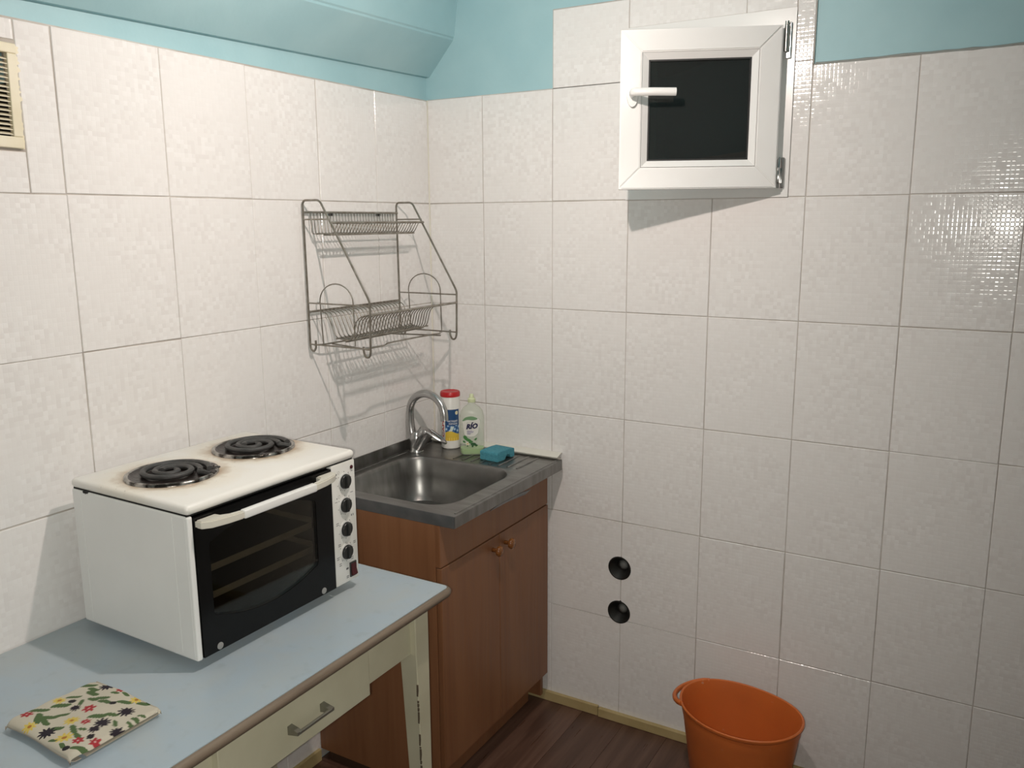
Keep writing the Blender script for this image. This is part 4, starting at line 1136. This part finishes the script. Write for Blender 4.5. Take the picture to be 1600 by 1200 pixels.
n = 29; me = None
for k in range(n):
    y = yl + .024 + (yr - yl - .048) * k / (n - 1)
    if me is None:
        b = B(); tube(b, fillet([RP(.012, 1.670), RP(.016, 1.608), RP(.093, 1.608), RP(.1145, 1.641)], .008, 3), .00145, 5); o = obj('wire', b, M['rackwire'], us, smooth=True); me = o.data
    else: o = bpy.data.objects.new('wire', me); link(o, us)
    o.location.y = y
ls = empty('lower_shelf', (0, 0, 0), 0, rk)
long_rod('shelf_rod', .011, 1.3905, .0032, ls); long_rod('shelf_rod', .233, 1.391, .0034, ls)
long_rod('shelf_rod', .105, 1.316, .0026, ls, [RP(.083, 1.3145, yl + .03), RP(.083, 1.3145, yr - .03)])
long_rod('shelf_rod', .150, 1.305, .0028, ls, [RP(.118, 1.3085, yl + .03), RP(.118, 1.3085, yr - .03)])
long_rod('shelf_rod', .17, 1.31, .0024, ls, [RP(.142, 1.3165, yl + .03), RP(.142, 1.3165, yr - .03)])
n = 22; me = None
for k in range(n):
    y = yl + .034 + (yr - yl - .068) * k / (n - 1)
    if me is None:
        b = B(); tube(b, fillet([RP(.012, 1.3925), RP(.050, 1.385), RP(.070, 1.338), RP(.080, 1.317), RP(.128, 1.3105)], .014, 4), .0016, 5); o = obj('wire', b, M['rackwire'], ls, smooth=True); me = o.data
    else: o = bpy.data.objects.new('wire', me); link(o, ls)
    o.location.y = y
n = 27; me = None
for k in range(n):
    y = yl + .030 + (yr - yl - .068) * k / (n - 1)
    if me is None:
        b = B(); tube(b, fillet([RP(.095, 1.3155), RP(.128, 1.3095), RP(.145, 1.322), RP(.158, 1.368), RP(.176, 1.382), RP(.234, 1.3935)], .012, 4), .0015, 5); o = obj('wire', b, M['rackwire'], ls, smooth=True); me = o.data
    else: o = bpy.data.objects.new('wire', me); link(o, ls)
    o.location.y = y
# bottom cup rods
cupr = empty('bottom_frame', (0, 0, 0), 0, rk)
for pts in ([RP(.022, 1.2955, yl + .004), RP(.035, 1.2955, yl + .03), RP(.05, 1.2955, yr - .03), RP(.03, 1.2955, yr - .004)],
            [RP(.200, 1.2955, yl + .003), RP(.205, 1.2955, yl + .09), RP(.195, 1.2985, yl + .12), RP(.195, 1.2985, yl + .27), RP(.190, 1.2955, yr - .03), RP(.17, 1.2955, yr - .003)],
            [RP(.030, 1.292, yl + .07), RP(.215, 1.292, yl + .02)], [RP(.030, 1.292, yr - .09), RP(.205, 1.292, yr - .05)]):
    b = B(); tube(b, fillet(pts, .01, 3), .0023, 6); obj('rod', b, M['rackwire'], cupr, smooth='angle')

# ================================================================== BUCKET
bk = empty('plastic_bucket', (1.172, -.190, 0), -.20); tag(bk, 'orange plastic bucket standing on the floor by the wall', 'bucket')
BH = .28; seg = 64
def brad(a, k=1.0):
    return (.177 * k, .1425 * k)
def bring(bm, k, z, dev=0.0):
    out = []
    for i in range(seg):
        a = 2 * PI * i / seg
        out.append(bm.verts.new((.177 * k * math.cos(a) , .1425 * k * math.sin(a) * (1 + .03 * math.cos(2 * a)), z + dev * math.cos(2 * a))))
    return out
b = B()
prof_b = [(.70, .002), (.715, .0), (.735, .006), (.93, .235), (.955, .252), (.955, .268), (.985, .272), (1.0, .277), (1.0, .2815), (.985, .284), (.962, .282), (.945, .272), (.925, .245), (.72, .012), (.68, .009)]
rs = [bring(b, k, z, .004 if z > .2 else 0) for k, z in prof_b]
for a, c in zip(rs[:-1], rs[1:]):
    for i in range(seg): b.faces.new((a[i], a[(i + 1) % seg], c[(i + 1) % seg], c[i]))
b.faces.new(list(reversed(rs[0]))); b.faces.new(rs[-1]); bmesh.ops.recalc_face_normals(b, faces=b.faces[:])
obj('bucket_body', b, M['orange'], bk, smooth='angle')
# loop grip on the left
b = B(); pts = []
for k in range(15):
    t = k / 14; a = PI - .62 + 1.24 * t
    ex = .024 * math.sin(PI * t) ** .7
    r = 1.0; x = .177 * math.cos(a) * .985; y = .1425 * math.sin(a) * .985
    nx, ny = math.cos(a), math.sin(a); pts.append((x + nx * ex, y + ny * ex, .279 - .012 * math.sin(PI * t)))
tube(b, pts, .0068, 10, flat=(1, 1, 1.15)); obj('grip', b, M['orange'], bk, smooth='angle')

# ================================================================== FOLDED TOWEL
TWX0, TWX1, TWY0, TWY1 = .286, .481, -1.688, -1.524
tw = empty('folded_towel', ((TWX0 + TWX1) / 2, (TWY0 + TWY1) / 2, TZ)); tag(tw, 'folded floral kitchen towel lying on the blue table', 'towel')
tcx, tcy = (TWX0 + TWX1) / 2, (TWY0 + TWY1) / 2
FLW = {'black': [(.3342, -1.5296, .0125), (.3532, -1.6061, .0085), (.441, -1.5641, .0125), (.3818, -1.6747, .0125), (.4376, -1.6072, .0115), (.4454, -1.6262, .0085), (.4785, -1.6074, .010)],
       'dot': [(.3276, -1.5939, .0055), (.3985, -1.5618, .0050), (.4572, -1.6408, .005), (.457, -1.6824, .0045)],
       'red': [(.3684, -1.5253, .008), (.379, -1.5954, .0105), (.3035, -1.6623, .009), (.4138, -1.6227, .0075), (.4506, -1.659, .0085), (.4740, -1.6442, .0085)],
       'yel': [(.3073, -1.6054, .010), (.3879, -1.6336, .0115), (.3409, -1.6813, .010), (.4235, -1.6673, .0125), (.4188, -1.5289, .010)]}
LF = [(.3014, -1.5438, .012, .9), (.3213, -1.5481, .010, .3), (.3318, -1.5574, .012, .2), (.3146, -1.5823, .010, 1.0), (.3247, -1.6142, .013, .9), (.3451, -1.5881, .009, -.6), (.3526, -1.5712, .010, .2), (.3634, -1.5609, .012, .8), (.3838, -1.566, .013, .4), (.3695, -1.5381, .007, .5), (.3892, -1.5299, .008, .1), (.4105, -1.5467, .012, .7), (.4407, -1.5293, .011, .6), (.3071, -1.6424, .013, .8), (.3314, -1.66, .014, -.5), (.3434, -1.6493, .013, .9), (.3506, -1.6607, .011, .1), (.354, -1.6316, .010, 1.2), (.4155, -1.6463, .011, -.1), (.4296, -1.6382, .007, .7), (.4546, -1.5956, .008, -.3), (.4754, -1.5702, .009, .2), (.4734, -1.5576, .006, .8), (.4760, -1.5823, .008, 0), (.4136, -1.6015, .013, .9), (.4146, -1.6813, .007, .6), (.4447, -1.6818, .008, 0), (.4740, -1.6699, .012, .8), (.4372, -1.6523, .010, .1), (.4296, -1.5846, .010, .7), (.3858, -1.6595, .010, .8)]
def flower_col(x, y):
    base = (.54, .495, .40)
    c = base
    for lx, ly, L, a in LF:
        L *= 1.3
        dx, dy = x - lx, y - ly
        if dx * dx + dy * dy > L * L: continue
        u = dx * math.cos(a) + dy * math.sin(a); v = -dx * math.sin(a) + dy * math.cos(a); v += .12 * L * math.sin(u / L * 2.5)
        if (u / L) ** 2 + (v / (L * .36)) ** 2 < 1: c = (.075, .125, .045)
    for ty, cc in (('yel', (.62, .47, .10)), ('red', (.36, .028, .035)), ('black', (.016, .010, .018)), ('dot', (.015, .012, .014))):
        for fx_, fy_, r in FLW[ty]:
            r *= 1.22
            dx, dy = x - fx_, y - fy_; d = math.hypot(dx, dy)
            if d > r * 1.1: continue
            a = math.atan2(dy, dx); np_ = {'yel': 9, 'red': 6, 'black': 10, 'dot': 1}[ty]
            rr_ = r * (1 if ty == 'dot' else (.80 + .20 * math.cos(np_ * a + fx_ * 300)))
            if d < rr_:
                c = cc
                if ty == 'yel' and d < r * .28: c = (.38, .16, .03)
                if ty == 'red' and d < r * .16: c = (.6, .40, .36)
    return c
# cloth profile along y: bottom layer -> fold at the back -> top layer -> loose curled edge at the front
sec = [(-1.664, .0016), (-1.60, .0016), (-1.535, .0018), (-1.526, .0035), (-1.5245, .0065), (-1.527, .0095), (-1.540, .0105)]
low = [(y, z) for y, z in sec] + [(-1.58, .0100), (-1.62, .0092), (-1.640, .0088)]
def cat(pts, n):
    P = [Vector((p[0], p[1])) for p in pts]; P = [P[0]] + P + [P[-1]]; out = []
    m = len(P) - 3
    for k in range(n + 1):
        f = min(k / n * m, m - 1e-6); i = int(f); t = f - i; p0, p1, p2, p3 = P[i:i + 4]
        out.append(.5 * ((2 * p1) + (-p0 + p2) * t + (2 * p0 - 5 * p1 + 4 * p2 - p3) * t * t + (-p0 + 3 * p1 - 3 * p2 + p3) * t ** 3))
    return out
def puff(x, y):
    u = (x - TWX0) / (TWX1 - TWX0); v = (y - TWY0) / (TWY1 - TWY0)
    return .0030 * math.sin(PI * min(max(u, 0), 1)) * math.sin(PI * min(max(v, 0), 1)) + .0016 * math.sin(9 * u + 4 * v) + .0010 * math.sin(17 * v - 6 * u)
lowp = cat(low, 40)
M['cloth'] = m_vcol('floral_cotton_print', .9, 900)
M['clothback'] = m_noisy('towel_underside', (.50, .45, .36), (.44, .39, .31), 60, .95, .4, 500, .0008)
nu = 40
b = B(); rows = []
for j, p in enumerate(lowp):
    rows.append([b.verts.new((TWX0 + .004 + (TWX1 - TWX0 - .010) * i / nu - tcx, p.x - tcy, p.y + (.0006 * math.sin(i * .7 + j * .3) if p.y > .004 else 0))) for i in range(nu + 1)])
for a, c in zip(rows[:-1], rows[1:]):
    for i in range(nu): b.faces.new((a[i], a[i + 1], c[i + 1], c[i]))
bmesh.ops.recalc_face_normals(b, faces=b.faces[:])
o = obj('lower_fold', b, M['clothback'], tw, smooth=True); md = o.modifiers.new('thickness', 'SOLIDIFY'); md.thickness = .0012; md.offset = 0
upp = [(-1.672, .0048), (-1.684, .0058), (-1.6910, .0105), (-1.6885, .0172), (-1.678, .0205), (-1.66, .0195), (-1.60, .0180), (-1.545, .0172), (-1.529, .0165), (-1.5235, .0140), (-1.5245, .0090), (-1.530, .0070)]
uc = cat(upp, 240); NU = 300
def ufn(u, v):
    p = uc[min(int(round(v * 240)), 240)]
    sk_ = .006 * (v - .5)
    cv = min((p.x - TWY0) / .012, (TWY1 - p.x) / .012, 1.0); cv = max(cv, 0); shr = 1 - .030 * (1 - cv) ** 2
    x = TWX0 + (TWX1 - TWX0) * (.5 + (u - .5) * shr)
    e = min(u, 1 - u); drop = .0075 * max(0, 1 - e / .045) ** 2
    z = p.y + (puff(x, p.x) if p.y > .015 else 0) - (drop if p.y > .010 else 0)
    return (x + sk_ - tcx, p.x - tcy + .003 * math.sin(u * 5) * (1 if p.x < -1.6 else .3), max(z, .0128 if -1.665 < p.x < -1.53 else .0030))
def ucol(u, v):
    p = uc[min(int(round(v * 240)), 240)]
    if v < .22: return (.44, .39, .32)
    return flower_col(TWX0 + (TWX1 - TWX0) * u, p.x)
o = grid_patch('upper_fold', ufn, ucol, NU, 240, M['cloth'], tw)
md = o.modifiers.new('thickness', 'SOLIDIFY'); md.thickness = .0012; md.offset = -1
